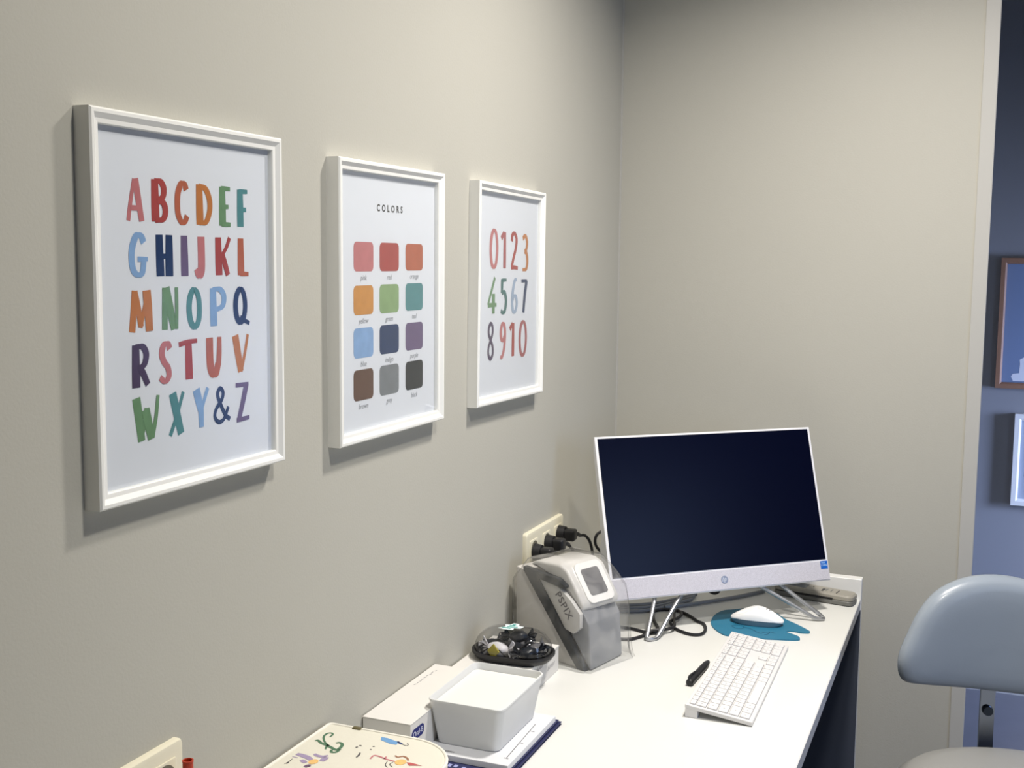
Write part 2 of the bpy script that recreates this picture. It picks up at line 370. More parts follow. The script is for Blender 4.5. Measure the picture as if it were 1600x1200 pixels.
ABC = [('A', 1.0083, 1.0408, 1.5608, 1.6123, 'pink'), ('B', 1.0471, 1.0816, 1.5611, 1.6125, 'red'), ('C', 1.0865, 1.1191, 1.5601, 1.6123, 'rust'), ('D', 1.1254, 1.1639, 1.5602, 1.6117, 'orange'), ('E', 1.1706, 1.1985, 1.5602, 1.6115, 'green'), ('F', 1.2071, 1.2334, 1.5601, 1.6102, 'teal'),
 ('G', 1.0076, 1.0441, 1.5007, 1.5516, 'sky'), ('H', 1.0528, 1.0897, 1.5006, 1.5517, 'navy'), ('I', 1.0997, 1.1129, 1.5005, 1.5515, 'violet'), ('J', 1.1218, 1.1461, 1.4999, 1.551, 'pink'), ('K', 1.161, 1.1976, 1.5008, 1.5509, 'red'), ('L', 1.2068, 1.2332, 1.5004, 1.5506, 'rust'),
 ('M', 1.0072, 1.0523, 1.4401, 1.4902, 'orange'), ('N', 1.0623, 1.0962, 1.4401, 1.4925, 'green'), ('O', 1.1043, 1.141, 1.4394, 1.4906, 'teal'), ('P', 1.1477, 1.1898, 1.44, 1.4903, 'sky'), ('Q', 1.1946, 1.2352, 1.4393, 1.4897, 'navy'),
 ('R', 1.0083, 1.0462, 1.3788, 1.4306, 'plum'), ('S', 1.0512, 1.0837, 1.3802, 1.4309, 'pink'), ('T', 1.0906, 1.1289, 1.38, 1.4311, 'red'), ('U', 1.14, 1.1779, 1.3803, 1.4312, 'rust'), ('V', 1.1917, 1.2331, 1.379, 1.4311, 'orange'),
 ('W', 1.0068, 1.0589, 1.3177, 1.3723, 'green'), ('X', 1.0698, 1.1037, 1.3181, 1.3715, 'teal'), ('Y', 1.1138, 1.1494, 1.3207, 1.3716, 'sky'), ('&', 1.1514, 1.1932, 1.321, 1.3695, 'navy'), ('Z', 1.1981, 1.2316, 1.3182, 1.3707, 'violet')]
NUM = [('0', 1.9917, 2.045, 1.5049, 1.583, 'pink'), ('1', 2.0514, 2.0834, 1.5047, 1.5816, 'rose'), ('2', 2.0965, 2.1434, 1.5044, 1.5809, 'red'), ('3', 2.1561, 2.1993, 1.5007, 1.5782, 'orange'),
 ('4', 1.9883, 2.0365, 1.4191, 1.4938, 'green'), ('5', 2.0481, 2.09, 1.4184, 1.4925, 'sea'), ('6', 2.102, 2.147, 1.4183, 1.4927, 'mist'), ('7', 2.1527, 2.1984, 1.4175, 1.4914, 'navy'),
 ('8', 1.9879, 2.0279, 1.333, 1.4094, 'plum'), ('9', 2.0468, 2.0877, 1.3321, 1.4075, 'pink'), ('1', 2.1009, 2.1323, 1.3329, 1.4065, 'red'), ('0', 2.1436, 2.2011, 1.3309, 1.4071, 'rose')]
t, pr, place = poster(0.946, 1.294, 1.258, 1.677, 'largest-looking white framed poster of the alphabet in coloured hand-painted letters')
bm = new_bm(); ms = letters(bm, ABC, place, 0.0133, 0.0098, 0.0060, 0.55); obj('alphabet_lettering', bm, ms, pr)
t, pr, place = poster(1.437, 1.782, 1.253, 1.667, 'white framed poster headed COLORS with twelve painted colour swatches, hung in the middle')
SW = [(1.4952, 1.5547, 1.5056, 1.5493), (1.5744, 1.6369, 1.5056, 1.5492), (1.6598, 1.7212, 1.5062, 1.5489), (1.4944, 1.5542, 1.4414, 1.4849), (1.574, 1.6368, 1.4412, 1.4854), (1.6598, 1.7215, 1.4418, 1.4858),
      (1.494, 1.5539, 1.3772, 1.4219), (1.5738, 1.6368, 1.3778, 1.4226), (1.6598, 1.7217, 1.3778, 1.4223), (1.4934, 1.5535, 1.3134, 1.3596), (1.5735, 1.6367, 1.3136, 1.3601), (1.6598, 1.7219, 1.3134, 1.3598)]
SWN = [('pink', 'pink'), ('red', 'red'), ('orange', 'rust'), ('yellow', 'gold'), ('green', 'leaf'), ('teal', 'teal'), ('blue', 'sky'), ('indigo', 'navy'), ('purple', 'violet'), ('brown', 'brown'), ('grey', 'grey'), ('black', 'black')]
faint = mat('ink_faint', srgb(120, 125, 135), 0.8)
for (a, b, c, d), (nm, ik) in zip(SW, SWN):
    bm = new_bm(); bm.faces.new([bm.verts.new(place(y, z)) for y, z in rrect(a, b, c, d, 0.008)])
    obj('colour_swatch', bm, ink(ik), pr)
    obj('swatch_name', text_bm(nm, 0.0115, None, lambda x, y, a=a, b=b, c=c: place((a+b)/2+x+y*0.25, c-0.0095+y), narrow=0.95), faint, pr)
obj('title_lettering', text_bm('COLORS', 0.0145, None, lambda x, y: place(1.6078+x, 1.6009+y), spacing=1.75, narrow=1.0, bold=0.0004), mat('ink_dark', srgb(40, 42, 48), 0.8), pr)
t, pr, place = poster(1.926, 2.263, 1.253, 1.664, 'white framed poster of the numbers 0 to 10, nearest the room corner', rot=-0.0147)
bm = new_bm(); ms = letters(bm, NUM, place, 0.0135, 0.0118, 0.0085, 0.55); obj('number_lettering', bm, ms, pr)

# pictures on the wall of the room beyond
OAK = mat('oak_frame', srgb(150, 112, 88), 0.5, var=0.15, vscale=30)
def far_frame(x0, x1, z0, z1, m, label, fw, dep):
    t = thing('picture_frame', label, 'framed picture', ((x0+x1)/2, YF, (z0+z1)/2))
    a, b = (x1-x0)/2, (z1-z0)/2
    bm = new_bm(); prof = [(0, 0), (-dep, 0), (-dep, fw*0.7), (-dep+0.006, fw), (0, fw)]; cr = []
    for sx, sz in ((-1, -1), (1, -1), (1, 1), (-1, 1)): cr.append([bm.verts.new((sx*(a-i), y, sz*(b-i))) for y, i in prof])
    for k in range(4):
        A, B = cr[k], cr[(k+1) % 4]
        for i in range(5): bm.faces.new((A[i], A[(i+1) % 5], B[(i+1) % 5], B[i]))
    obj('moulding', bm, m, t)
    bm = new_bm(); box(bm, -a+fw*0.8, a-fw*0.8, -0.010, -0.002, -b+fw*0.8, b-fw*0.8)
    return t, obj('picture_print', bm, mat('print_pale_blue', srgb(150, 158, 172), 0.6, var=0.1, vscale=5), t)
t, pr = far_frame(0.912, 1.262, 1.096, 1.547, OAK, 'oak-framed picture on the blue-grey wall beyond the partition, above the white frame', 0.020, 0.025)
bm = new_bm()
bm.faces.new([bm.verts.new((x, -0.0104, z)) for x, z in [(-.155, .205), (-.09, .205), (-.07, -.205), (-.155, -.205)]])
obj('painted_band', bm, mat('print_blue_shade', srgb(120, 138, 170), 0.6), pr)
bm = new_bm()
bm.faces.new([bm.verts.new((x, -0.0108, z)) for x, z in [(-.118, -.20), (-.125, -.185), (-.12, -.175), (-.10, -.172), (-.098, -.14), (-.10, -.125), (-.085, -.115), (-.05, -.115), (-.05, -.20)]])
obj('painted_bottle', bm, mat('print_white', srgb(225, 228, 235), 0.6), pr)
t, pr = far_frame(0.982, 1.232, 0.687, 1.009, FRAMEW, 'white-framed print low on the blue-grey wall beyond the partition, below the oak frame', 0.022, 0.03)
for z, wd in ((0.0, .05), (-.055, .04), (.05, .045)):
    bm = new_bm(); ribbon(bm, [(-.085, z), (-.05, z-.004), (-.085+wd, z-.002)], lambda t, d: 0.008, lambda x, z: (x, -0.0106, z)); obj('dark_stroke', bm, ink('black'), pr)

# ------------------------------------------------------------------ desk
DZ, DX = 0.74, 0.631
d = thing('desk', 'long white laminate desk along the left wall with raised end panel', 'desk', (0, 0, 0))
bm = new_bm(); box(bm, 0.001, DX-0.0012, 0.30, 2.774, DZ-0.025, DZ, 0.0008, 1); obj('desktop', bm, DESKM, d)
bm = new_bm(); box(bm, DX-0.0012, DX, 0.30, 2.774, DZ-0.0245, DZ-0.0006); e = obj('edge_band', bm, DESKE, d); e['label'] = 'grey front edge band'
bm = new_bm(); box(bm, 0.001, DX+0.001, 2.7745, 2.803, 0, DZ+0.0475, 0.0012, 1); obj('end_panel', bm, WHITE, d)
bm = new_bm(); box(bm, 0.001, DX+0.0012, 2.768, 2.7743, 0, DZ-0.0255); kp = obj('lower_panel_shade', bm, mat('painted_shade', (0.055, 0.065, 0.090, 1), 0.5), d); kp['label'] = 'painted shade on the end panel under the desk top'  # dark sheet paints the shade on the white end panel's inner face
bm = new_bm(); box(bm, 0.02, DX-0.02, 0.30, 0.325, 0, DZ-0.025); obj('side_panel', bm, WHITE, d)
t = thing('drawer_unit', 'pale grey drawer unit standing under the desk top, seen below its front edge', 'drawer unit', (0.3, 1.70, 0))
DRW = mat('drawer_grey', (0.50, 0.51, 0.54, 1), 0.45)
bm = new_bm(); box(bm, -0.27, 0.29, -0.255, 0.255, 0.0, 0.712, 0.001, 1); obj('body', bm, DRW, t)
for z0, z1 in ((0.05, 0.30), (0.305, 0.505), (0.51, 0.705)):
    bm = new_bm(); box(bm, 0.2905, 0.306, -0.252, 0.252, z0, z1, 0.0015, 1); dr = obj('drawer_front', bm, DRW, t)
    bm = new_bm(); tube(bm, catmull([(0.306, -.06, z1-.05), (0.322, -.055, z1-.05), (0.322, .055, z1-.05), (0.306, .06, z1-.05)], 4), 0.004); obj('handle', bm, STEEL, dr, True)

# ------------------------------------------------------------------ all-in-one computer
yaw, tl = 0.7345, 0.3092
rx = Vector((math.cos(yaw), math.sin(yaw), 0)); bk = Vector((-math.sin(yaw), math.cos(yaw), 0))
uz = Vector((0, 0, 1))*math.cos(tl)+bk*math.sin(tl); nb = -(rx.cross(uz))
MM = frame_mtx(Vector((0.3765, 2.4573, 0.8155)), rx, nb, uz)
INV = MM.inverted()
mon = thing('desktop_computer', 'white all-in-one computer with dark blank screen on wire legs', 'computer', mtx=MM)
W2, HM = 0.270, 0.3491
SIL = mat('silver_white_shell', (0.78, 0.78, 0.80, 1), 0.35)
bm = new_bm()
prism(bm, [(0.0, 0.0), (0.0, HM), (0.007, HM), (0.012, HM-0.03), (0.018, 0.13), (0.035, 0.115), (0.035, 0.012), (0.026, 0.0)], 0, -W2, W2, 0.0015, 2)
obj('housing', bm, SIL, mon)
SCR = mat('screen_glass', (0.0008, 0.0015, 0.010, 1), 0.27, spec=0.14)
bm = new_bm(); box(bm, -0.2635, 0.2635, -0.0012, 0.0, 0.0475, 0.3445); obj('screen', bm, SCR, mon)
CH = mat('speaker_fabric', (0.55, 0.54, 0.60, 1), 0.75, var=0.22, vscale=420, bump=0.3, bscale=900)
bm = new_bm(); box(bm, -0.2675, 0.2675, -0.0016, 0.0, 0.0025, 0.0440, 0.0004, 1); obj('speaker_bar', bm, CH, mon)
# round emblem with slanted letters
bm = new_bm(); cyl(bm, (0, -0.0016, 0.0235), (0, -1, 0), 0.0085, 0.0083, 0.0008, 28); em = obj('emblem', bm, mat('emblem_grey', (0.30, 0.31, 0.34, 1), 0.3, metal=0.6), mon)
bm = new_bm(); pl = lambda x, z: (x+0.28*(z-0.0235), -0.00255, z); st = lambda t, d: 0.0009
for q in ([(-.0042, .0300), (-.0042, .0195)], [(-.0042, .0245), (-.0030, .0262), (-.0012, .0258), (-.0010, .0195)], [(.0012, .0268), (.0012, .0165)], [(.0012, .0258), (.0032, .0260), (.0040, .0235), (.0030, .0205), (.0012, .0205)]):
    ribbon(bm, q, st, pl)
obj('emblem_letters', bm, mat('emblem_light', (0.75, 0.76, 0.8, 1), 0.4), em)
bm = new_bm(); box(bm, 0.2475, 0.2655, -0.0020, -0.0016, 0.0262, 0.0438); stk = obj('processor_sticker', bm, mat('sticker_blue', srgb(18, 96, 190), 0.35), mon); stk['label'] = 'small blue square sticker'
bm = text_bm('intel', 0.0055, None, lambda x, z: (0.2545+x, -0.0022, 0.0400+z)); text_bm('CORE', 0.0058, bm, lambda x, z: (0.2565+x, -0.0022, 0.0345+z)); obj('sticker_lettering', bm, mat('sticker_print', srgb(190, 225, 250), 0.5), stk)
# hairpin legs of bent wire
def L(p): return INV @ Vector(p)
for tip, pa, pb in (((0.259, 2.283), (0.2375, 2.417, 0.864), (0.315, 2.483, 0.856)), ((0.567, 2.570), (0.357, 2.519, 0.852), (0.425, 2.577, 0.845))):
    T = Vector((tip[0], tip[1], DZ+0.0047)); A, B = Vector(pa), Vector(pb)
    mid = (A+B)/2; out = (T-mid); out.z = 0; out.normalize(); side = (B-A).normalized()
    pts = [A, A.lerp(T, 0.5)-side*0.002, T-side*0.0150-out*0.022+Vector((0, 0, 0.012)), T-side*0.0105-out*0.005+Vector((0, 0, 0.001)), T+side*0.0001+out*0.001, T+side*0.0105-out*0.005+Vector((0, 0, 0.001)), T+side*0.0150-out*0.022+Vector((0, 0, 0.012)), B.lerp(T, 0.5)+side*0.002, B]
    bm = new_bm(); tube(bm, [L(p) for p in catmull(pts, 8)], 0.0046, 10); obj('stand_leg', bm, STEEL, mon, True)
bm = new_bm(); box(bm, -0.15, 0.15, 0.0352, 0.050, 0.035, 0.095, 0.004, 2); obj('stand_bracket', bm, SIL, mon, True)

# ------------------------------------------------------------------ keyboard
kb = thing('keyboard', 'slim white full-size keyboard near the desk edge', 'keyboard', (0.4758, 2.1298, DZ), R(90)+0.0148)
KL, KW = 0.430, 0.1165
tilt = math.atan2(0.0150, KW)
ktop = lambda y: 0.0085+(y+KW/2)*math.tan(tilt)
bm = new_bm()
prism(bm, [(-KW/2, 0.001), (-KW/2, 0.0085), (KW/2, 0.0235), (KW/2, 0.0165), (KW/2-0.02, 0.0140)], 0, -KL/2, KL/2, 0.0012, 2)
obj('body', bm, KEYB, kb)
for s in (-1, 1):
    bm = new_bm(); x = s*(KL/2-0.012); prism(bm, [(KW/2-0.022, 0.0), (KW/2-0.022, 0.0150), (KW/2-0.0005, 0.0180), (KW/2-0.0005, 0.0)], 0, x-0.0115, x+0.0115, 0.0006, 1); obj('foot', bm, KEYB, kb)
U = 0.01855; X0 = -KL/2+0.0065
rows = [  # (row centre from front, depth, [(x in units, width)])
 (0.0150, 0.0170, [(0, 1.25), (1.25, 1.25), (2.5, 1.25), (3.75, 6.25), (10, 1.25), (11.25, 1.25), (12.5, 1.25), (13.75, 1.25), (15.2, 1), (16.2, 1), (17.2, 1), (18.45, 2), (20.45, 1)]),
 (0.0337, 0.0170, [(0, 2.25)]+[(2.25+i, 1) for i in range(10)]+[(12.25, 2.75), (16.2, 1), (18.45, 1), (19.45, 1), (20.45, 1)]),
 (0.0524, 0.0170, [(0, 1.75)]+[(1.75+i, 1) for i in range(11)]+[(12.75, 2.25), (18.45, 1), (19.45, 1), (20.45, 1)]),
 (0.0711, 0.0170, [(0, 1.5)]+[(1.5+i, 1) for i in range(12)]+[(13.5, 1.5), (15.2, 1), (16.2, 1), (17.2, 1), (18.45, 1), (19.45, 1), (20.45, 1)]),
 (0.0898, 0.0170, [(i, 1) for i in range(13)]+[(13, 2), (15.2, 1), (16.2, 1), (17.2, 1), (18.45, 1), (19.45, 1), (20.45, 1)]),
 (0.1050, 0.0105, [(i*1.07, 1.07) for i in range(14)]+[(15.2, 1), (16.2, 1), (17.2, 1)]+[(18.45+i, 1) for i in range(4)]),
]
rows[0][2].append((21.45, 1)); rows[1][2].append((21.45, 1)); rows[3][2].append((21.45, 1)); rows[4][2].append((21.45, 1)); rows[2][2].append((21.45, 1))
kmesh = {}
LEGC = [(-1, -1)]
for yc, dp, ks in rows:
    for kx, kw in ks:
        key = (round(kw, 2), dp)
        if key not in kmesh:
            bm = new_bm(); wv = kw*U-0.0022; a, b = wv/2, dp/2-0.0006
            loft(bm, [[(x, y, z) for x, y in rrect(-a+i, a-i, -b+i, b-i, 0.0014, 2)] for i, z in ((0, -0.0004), (0.0002, 0.0019), (0.0009, 0.0023))], cap0=False)
            loft(bm, [[(x, y, z) for x, y in rrect(-wv/2-.0008, wv/2+.0008, -dp/2-.0002, dp/2+.0002, 0.0014, 2)] for z in (-0.0006, 0.00025)], cap0=False, mi=2)  # dark skirt: the shadow gap round each key, put into the colour
            if kw < 6:
                f = bm.faces.new([bm.verts.new((x, y, 0.00235)) for x, y in ((-0.0018, -0.0012), (0.0012, -0.0012), (0.0012, 0.0016), (-0.0018, 0.0016))]); f.material_index = 1
            me = bpy.data.meshes.new('key'); bm.to_mesh(me); bm.free(); me.materials.append(KEYW); me.materials.append(LEGEND); me.materials.append(mat('key_gap_shade', (0.28, 0.28, 0.29, 1), 0.7))
            kmesh[key] = me
        o = bpy.data.objects.new('key', kmesh[key]); sc.collection.objects.link(o); o.parent = kb
        y = -KW/2+yc
        o.location = (X0+(kx+kw/2)*U, y, ktop(y)); o.rotation_euler = (tilt, 0, 0)

# ------------------------------------------------------------------ mouse mat, mouse, pen
MATP = [(0.3469, 2.4556), (0.3431, 2.4954), (0.3464, 2.5273), (0.3563, 2.5535), (0.3757, 2.5683), (0.3994, 2.5883), (0.4386, 2.5994), (0.4698, 2.5759), (0.4945, 2.5415), (0.5261, 2.5115), (0.553, 2.4808), (0.556, 2.471), (0.5537, 2.4645), (0.5384, 2.4605), (0.5236, 2.4639), (0.5115, 2.4597), (0.5112, 2.4512), (0.5217, 2.4448), (0.5377, 2.4328), (0.5432, 2.4191), (0.5411, 2.4101), (0.5206, 2.4011), (0.4996, 2.3956), (0.4737, 2.3880), (0.441, 2.3800), (0.4007, 2.3780), (0.3865, 2.3850), (0.3728, 2.4005), (0.3572, 2.4251)]
mt = thing('mouse_mat', 'teal blue animal-shaped mat with notched tail under the mouse', 'mouse mat', (0.445, 2.48, DZ))
bm = new_bm(); pts = [(v.x-0.445, v.y-2.48) for v in catmull([(a, b, 0) for a, b in MATP], 4, True)]
prism(bm, pts, 2, 0.0, 0.0026)
TEAL = mat('teal_rubber', srgb(38, 112, 142), 0.55, var=0.04, bump=0.2, bscale=900)
obj('sheet', bm, TEAL, mt)
bm = new_bm(); pl = lambda x, y: (x-0.445, y-2.48, 0.0029)
for q in ([(0.405, 2.433), (0.395, 2.445), (0.405, 2.456), (0.420, 2.449), (0.418, 2.434), (0.405, 2.433)], [(0.420, 2.447), (0.437, 2.440), (0.452, 2.425), (0.462, 2.418)], [(0.462, 2.418), (0.468, 2.430), (0.478, 2.434), (0.49, 2.432)], [(0.478, 2.434), (0.476, 2.420), (0.470, 2.412)]):
    ribbon(bm, [tuple(v) for v in catmull([(a, b, 0) for a, b in q], 5)], lambda t, d: 0.0016, pl)
obj('printed_outline', bm, mat('teal_dark', srgb(16, 66, 92), 0.6), mt)
ms_ = thing('computer_mouse', 'white wireless mouse with grey underside on the teal mat', 'mouse', (0.4415, 2.487, DZ+0.0026), R(2))
def mouse_ring(z, s, n=28, sq=2.3, off=0):
    out = []
    for k in range(n):
        t = 2*math.pi*k/n; c, s_ = math.cos(t), math.sin(t)
        x = 0.057*s*math.copysign(abs(c)**(2/sq), c); y = 0.030*s*math.copysign(abs(s_)**(2/sq), s_)*(1-0.06*c)
        out.append((x, y, z))
    return out
def crown(x, y, h0, h):   # arched back
    return h0+(h-h0)*max(0.0, 1-abs(x/0.058)**2.2)
bm = new_bm(); rg = []
for s, k in ((1.0, 0.0), (1.005, 0.10), (0.985, 0.32), (0.93, 0.58), (0.82, 0.80), (0.62, 0.94), (0.34, 0.99)):
    rg.append([(x, y, 0.0065+0.004+(crown(x/s*1.0, y, 0.004, 0.0255))*k+(0.004 if x < 0 else 0)*0) for x, y, z in mouse_ring(0, s)])
base = [(x, y, 0.0075+0.0085*max(0, 1-abs(x/0.058)**2)) for x, y, z in mouse_ring(0, 1.0)]
rg[0] = base
loft(bm, rg, cap0=False); obj('shell', bm, mat('mouse_white', (0.86, 0.86, 0.86, 1), 0.28, coat=0.3), ms_, True, angle=60)
bm = new_bm(); loft(bm, [mouse_ring(0.0, 0.86), mouse_ring(0.002, 0.92), [(x*0.985, y*0.985, z) for x, y, z in base]]); obj('base', bm, mat('mouse_grey', srgb(120, 140, 152), 0.4), ms_, True)
bm = new_bm()
for s in (0.018, 0.024): box(bm, s, s+0.0035, -0.003, 0.003, 0.0330-(s-0.018)*0.35, 0.0345-(s-0.018)*0.35, 0.0005, 1)
obj('scroll_wheel', bm, mat('wheel_grey', (0.35, 0.35, 0.36, 1), 0.4), ms_)
pn = thing('ballpoint_pen', 'black plastic ballpoint pen lying beside the keyboard', 'pen', (0.3975, 2.127, DZ+0.0070), R(87))
bm = new_bm(); tube(bm, [(x, 0, 0) for x in (-0.068, -0.066, -0.05, 0.02, 0.045, 0.060, 0.066)], lambda t: [0.0050, 0.0070, 0.0070, 0.0068, 0.0062, 0.0040, 0.0014][round(t*6)], 14); obj('barrel', bm, BLACK, pn, True)
bm = new_bm(); tube(bm, catmull([(-0.064, 0.002, 0.005), (-0.060, 0.003, 0.0092), (-0.045, 0.003, 0.0088), (-0.020, 0.002, 0.0065)], 4), 0.0018, 8); obj('clip', bm, BLACK, pn, True)

# ------------------------------------------------------------------ handset at the far end
ph = thing('remote_handset', 'grey beige remote handset lying by the raised end panel', 'handset', (0.535, 2.7385, DZ), R(-10))
PHM = mat('grey_beige_plastic', srgb(150, 146, 136), 0.45)
PHD = mat('grey_beige_dark', srgb(112, 112, 108), 0.45)
bm = new_bm(); loft(bm, [[(x, y, z) for x, y in rrect(-0.098+i, 0.090-i, -0.026+i, 0.026-i, 0.014-i*0.5, 5)] for i, z in ((0.003, 0), (0, 0.003), (0, 0.010), (0.0015, 0.012))]); obj('lower_shell', bm, PHD, ph, True)
bm = new_bm(); loft(bm, [[(x, y, z+max(0, -x)*0.03) for x, y in rrect(-0.098+i, 0.090-i, -0.026+i, 0.026-i, 0.014-i*0.5, 5)] for i, z in ((0.0012, 0.0121), (0.0, 0.014), (0.0005, 0.021), (0.004, 0.0245))]); us = obj('upper_shell', bm, PHM, ph, True)
bm = new_bm(); box(bm, -0.055, 0.045, -0.0272, -0.024, 0.0128, 0.0165, 0.001, 1); obj('side_slot', bm, BLACK, ph)
for x, y, sx, sy, m in ((-0.012, 0.006, 0.004, 0.004, BLACK), (-0.002, 0.0, 0.004, 0.005, BLACK), (0.016, -0.004, 0.0035, 0.012, BLACK), (0.023, 0.0, 0.003, 0.010, PHD), (0.035, 0.0, 0.0016, 0.010, PHD), (0.050, -0.004, 0.0012, 0.013, BLACK), (-0.045, 0.0, 0.022, 0.015, mat('handset_display', srgb(86, 90, 94), 0.2))):
    bm = new_bm(); zz = 0.0244+max(0, -x)*0.03; box(bm, x-sx, x+sx, y-sy, y+sy, zz, zz+0.0012, 0.0004, 1); obj('display' if sx > .01 else 'button', bm, m, us)

# ------------------------------------------------------------------ x-ray plate scanner under its clear cover
P0 = Vector((0.178, 2.061, DZ)); us_ = Vector((0.9218, -0.3877, 0)); vs_ = Vector((0.3877, 0.9218, 0))
PL = P0-us_*0.179
SM = frame_mtx(PL, us_, vs_, Vector((0, 0, 1)))
sn = thing('plate_scanner', 'grey and white imaging plate scanner under a clear plastic cover', 'scanner', mtx=SM)
SHW = mat('scanner_shell', (0.62, 0.60, 0.57, 1), 0.45); SHD = mat('scanner_band', (0.022, 0.026, 0.032, 1), 0.4); SHG = mat('scanner_grey', (0.24, 0.25, 0.27, 1), 0.45)
V1 = 0.125
bm = new_bm(); prism(bm, [(0.002, 0), (0.172, 0), (0.030, 0.166), (0.002, 0.171)], 1, 0.004, V1, 0.003, 2); obj('rear_shell', bm, SHW, sn, True)
bm = new_bm(); prism(bm, [(0.172, 0), (0.194, 0), (0.0655, 0.1595), (0.118, 0.1535), (0.136, 0.150), (0.140, 0.156), (0.118, 0.168), (0.024, 0.1745), (0.026, 0.166)], 1, 0.0, 0.0135, 0.0012, 1); obj('dark_band', bm, SHD, sn)
bm = new_bm(); prism(bm, [(0.1945, 0.0), (0.200, 0.003), (0.192, 0.090), (0.168, 0.120), (0.140, 0.150), (0.120, 0.1535), (0.067, 0.159)], 1, 0.012, V1, 0.004, 3)
for v in bm.verts: v.co.x -= 0.017*(v.co.y/0.125)**2*max(0, min(1, (v.co.x-0.12)/0.05))
obj('front_body', bm, SHG, sn, True)
bm = new_bm(); prism(bm, [(0.068, 0.1570), (0.118, 0.1515), (0.150, 0.132), (0.176, 0.108), (0.176, 0.080), (0.160, 0.066), (0.138, 0.071)], 1, 0.003, 0.013, 0.0015, 2); pl_ = obj('name_plate', bm, mat('scanner_plate', (0.60, 0.59, 0.57, 1), 0.4), sn, True)
ca, sa = math.cos(R(-52)), math.sin(R(-52))
bm = text_bm('PSPIX', 0.0235, None, lambda x, y: (0.134+ca*x-sa*y, 0.0026, 0.117+sa*x+ca*y), spacing=1.08, narrow=0.95, bold=0.0003)
obj('name_lettering', bm, mat('scanner_letter', (0.16, 0.15, 0.16, 1), 0.5), pl_)
# overhanging head with touch screen
HD = mat('scanner_head', (0.64, 0.63, 0.61, 1), 0.35)
bm = new_bm(); prism(bm, [(0.030, 0.177), (0.110, 0.170), (0.132, 0.158), (0.160, 0.108), (0.174, 0.110), (0.176, 0.124), (0.134, 0.184), (0.112, 0.193), (0.050, 0.190)], 1, 0.012, V1-0.004, 0.0065, 4); hd = obj('head', bm, HD, sn, True, angle=50)
fa, fb = Vector((0.1300, 0, 0.1895)), Vector((0.1760, 0, 0.1240))
fd = (fb-fa).normalized(); fn = Vector((fd.z*-1, 0, fd.x))
if fn.x < 0: fn = -fn
def onface(a, v, off=0.0): q = fa+(fb-fa)*a+fn*off; return (q.x, v, q.z)
for nm, m, a0, a1, v0, v1, o1 in (('screen_surround', mat('surround_white', (0.88, 0.87, 0.85, 1), 0.35), -0.02, 1.02, 0.030, 0.108, 0.0020), ('screen', mat('scanner_screen', (0.12, 0.12, 0.13, 1), 0.3), 0.15, 0.84, 0.043, 0.094, 0.0028)):
    bm = new_bm(); ln = (fb-fa).length; q = rrect(a0*ln, a1*ln, v0, v1, 0.014 if nm != 'screen' else 0.006, 4)
    loft(bm, [[onface(a/ln, v, o) for a, v in q] for o in (-0.004, o1)]); obj(nm, bm, m, hd, True)
# the loose cover: a soft hull with wrinkles and a rumpled hem
bm = new_bm(); n = 64; rings = []
prof = [(-0.004, 0.004, 0.0), (-0.006, 0.010, 0.06), (-0.006, 0.006, 0.12), (-0.005, 0.004, 0.165)]
def hull(z):
    """s-range of the cover at height z"""
    if z < 0.10: return -0.004, 0.207-z*0.06
    if z < 0.15: return -0.004, 0.201-(z-0.10)*0.22
    return -0.004+(z-0.15)*0.5, 0.190-(z-0.15)*0.95
hs = [0.0005, 0.008, 0.025, 0.05, 0.08, 0.105, 0.128, 0.146, 0.160, 0.172, 0.183, 0.192, 0.199]
for i, z in enumerate(hs):
    s0, s1 = hull(z); v0 = -0.009+max(0, z-0.15)*0.26; v1 = V1+0.007-max(0, z-0.15)*0.22+max(0, 0.02-z)*0.5
    rr = 0.020+max(0, z-0.18)*0.4
    ring = rrect(s0, s1, v0, v1, min(rr, (s1-s0)/2.2, (v1-v0)/2.2), 15)
    zz = z; out = []
    for k, (s, v) in enumerate(ring):
        a = 2*math.pi*k/len(ring); wr = noise.noise(Vector((s*26, v*26, z*20)))*0.0030*(1 if z > 0.005 else 1.4)
        drop = 0.030*max(0, (0.05-s)/0.05)*(1 if z > 0.14 else 0)*(z-0.14)/0.077
        wr2 = 0.0022*math.sin(a*9+z*40)*(1.5 if z < .03 else 0.6)
        cx, cy = (s0+s1)/2, (v0+v1)/2; dx, dy = s-cx, v-cy; l = math.hypot(dx, dy)
        out.append((s+dx/l*(wr+wr2+.001), v+dy/l*(wr+wr2+.001), zz-drop+(abs(wr)*0.8 if 0.02 < z else 0)))
    rings.append(out)
cx = sum(p[0] for p in rings[-1])/len(rings[-1]); cy = sum(p[1] for p in rings[-1])/len(rings[-1])
rings.append([(cx+(p[0]-cx)*.5, cy+(p[1]-cy)*.5, p[2]+0.004) for p in rings[-1]])
loft(bm, rings, cap0=False); cv = obj('plastic_cover', bm, BAG, sn, True, angle=180); cv['label'] = 'loose clear plastic cover'

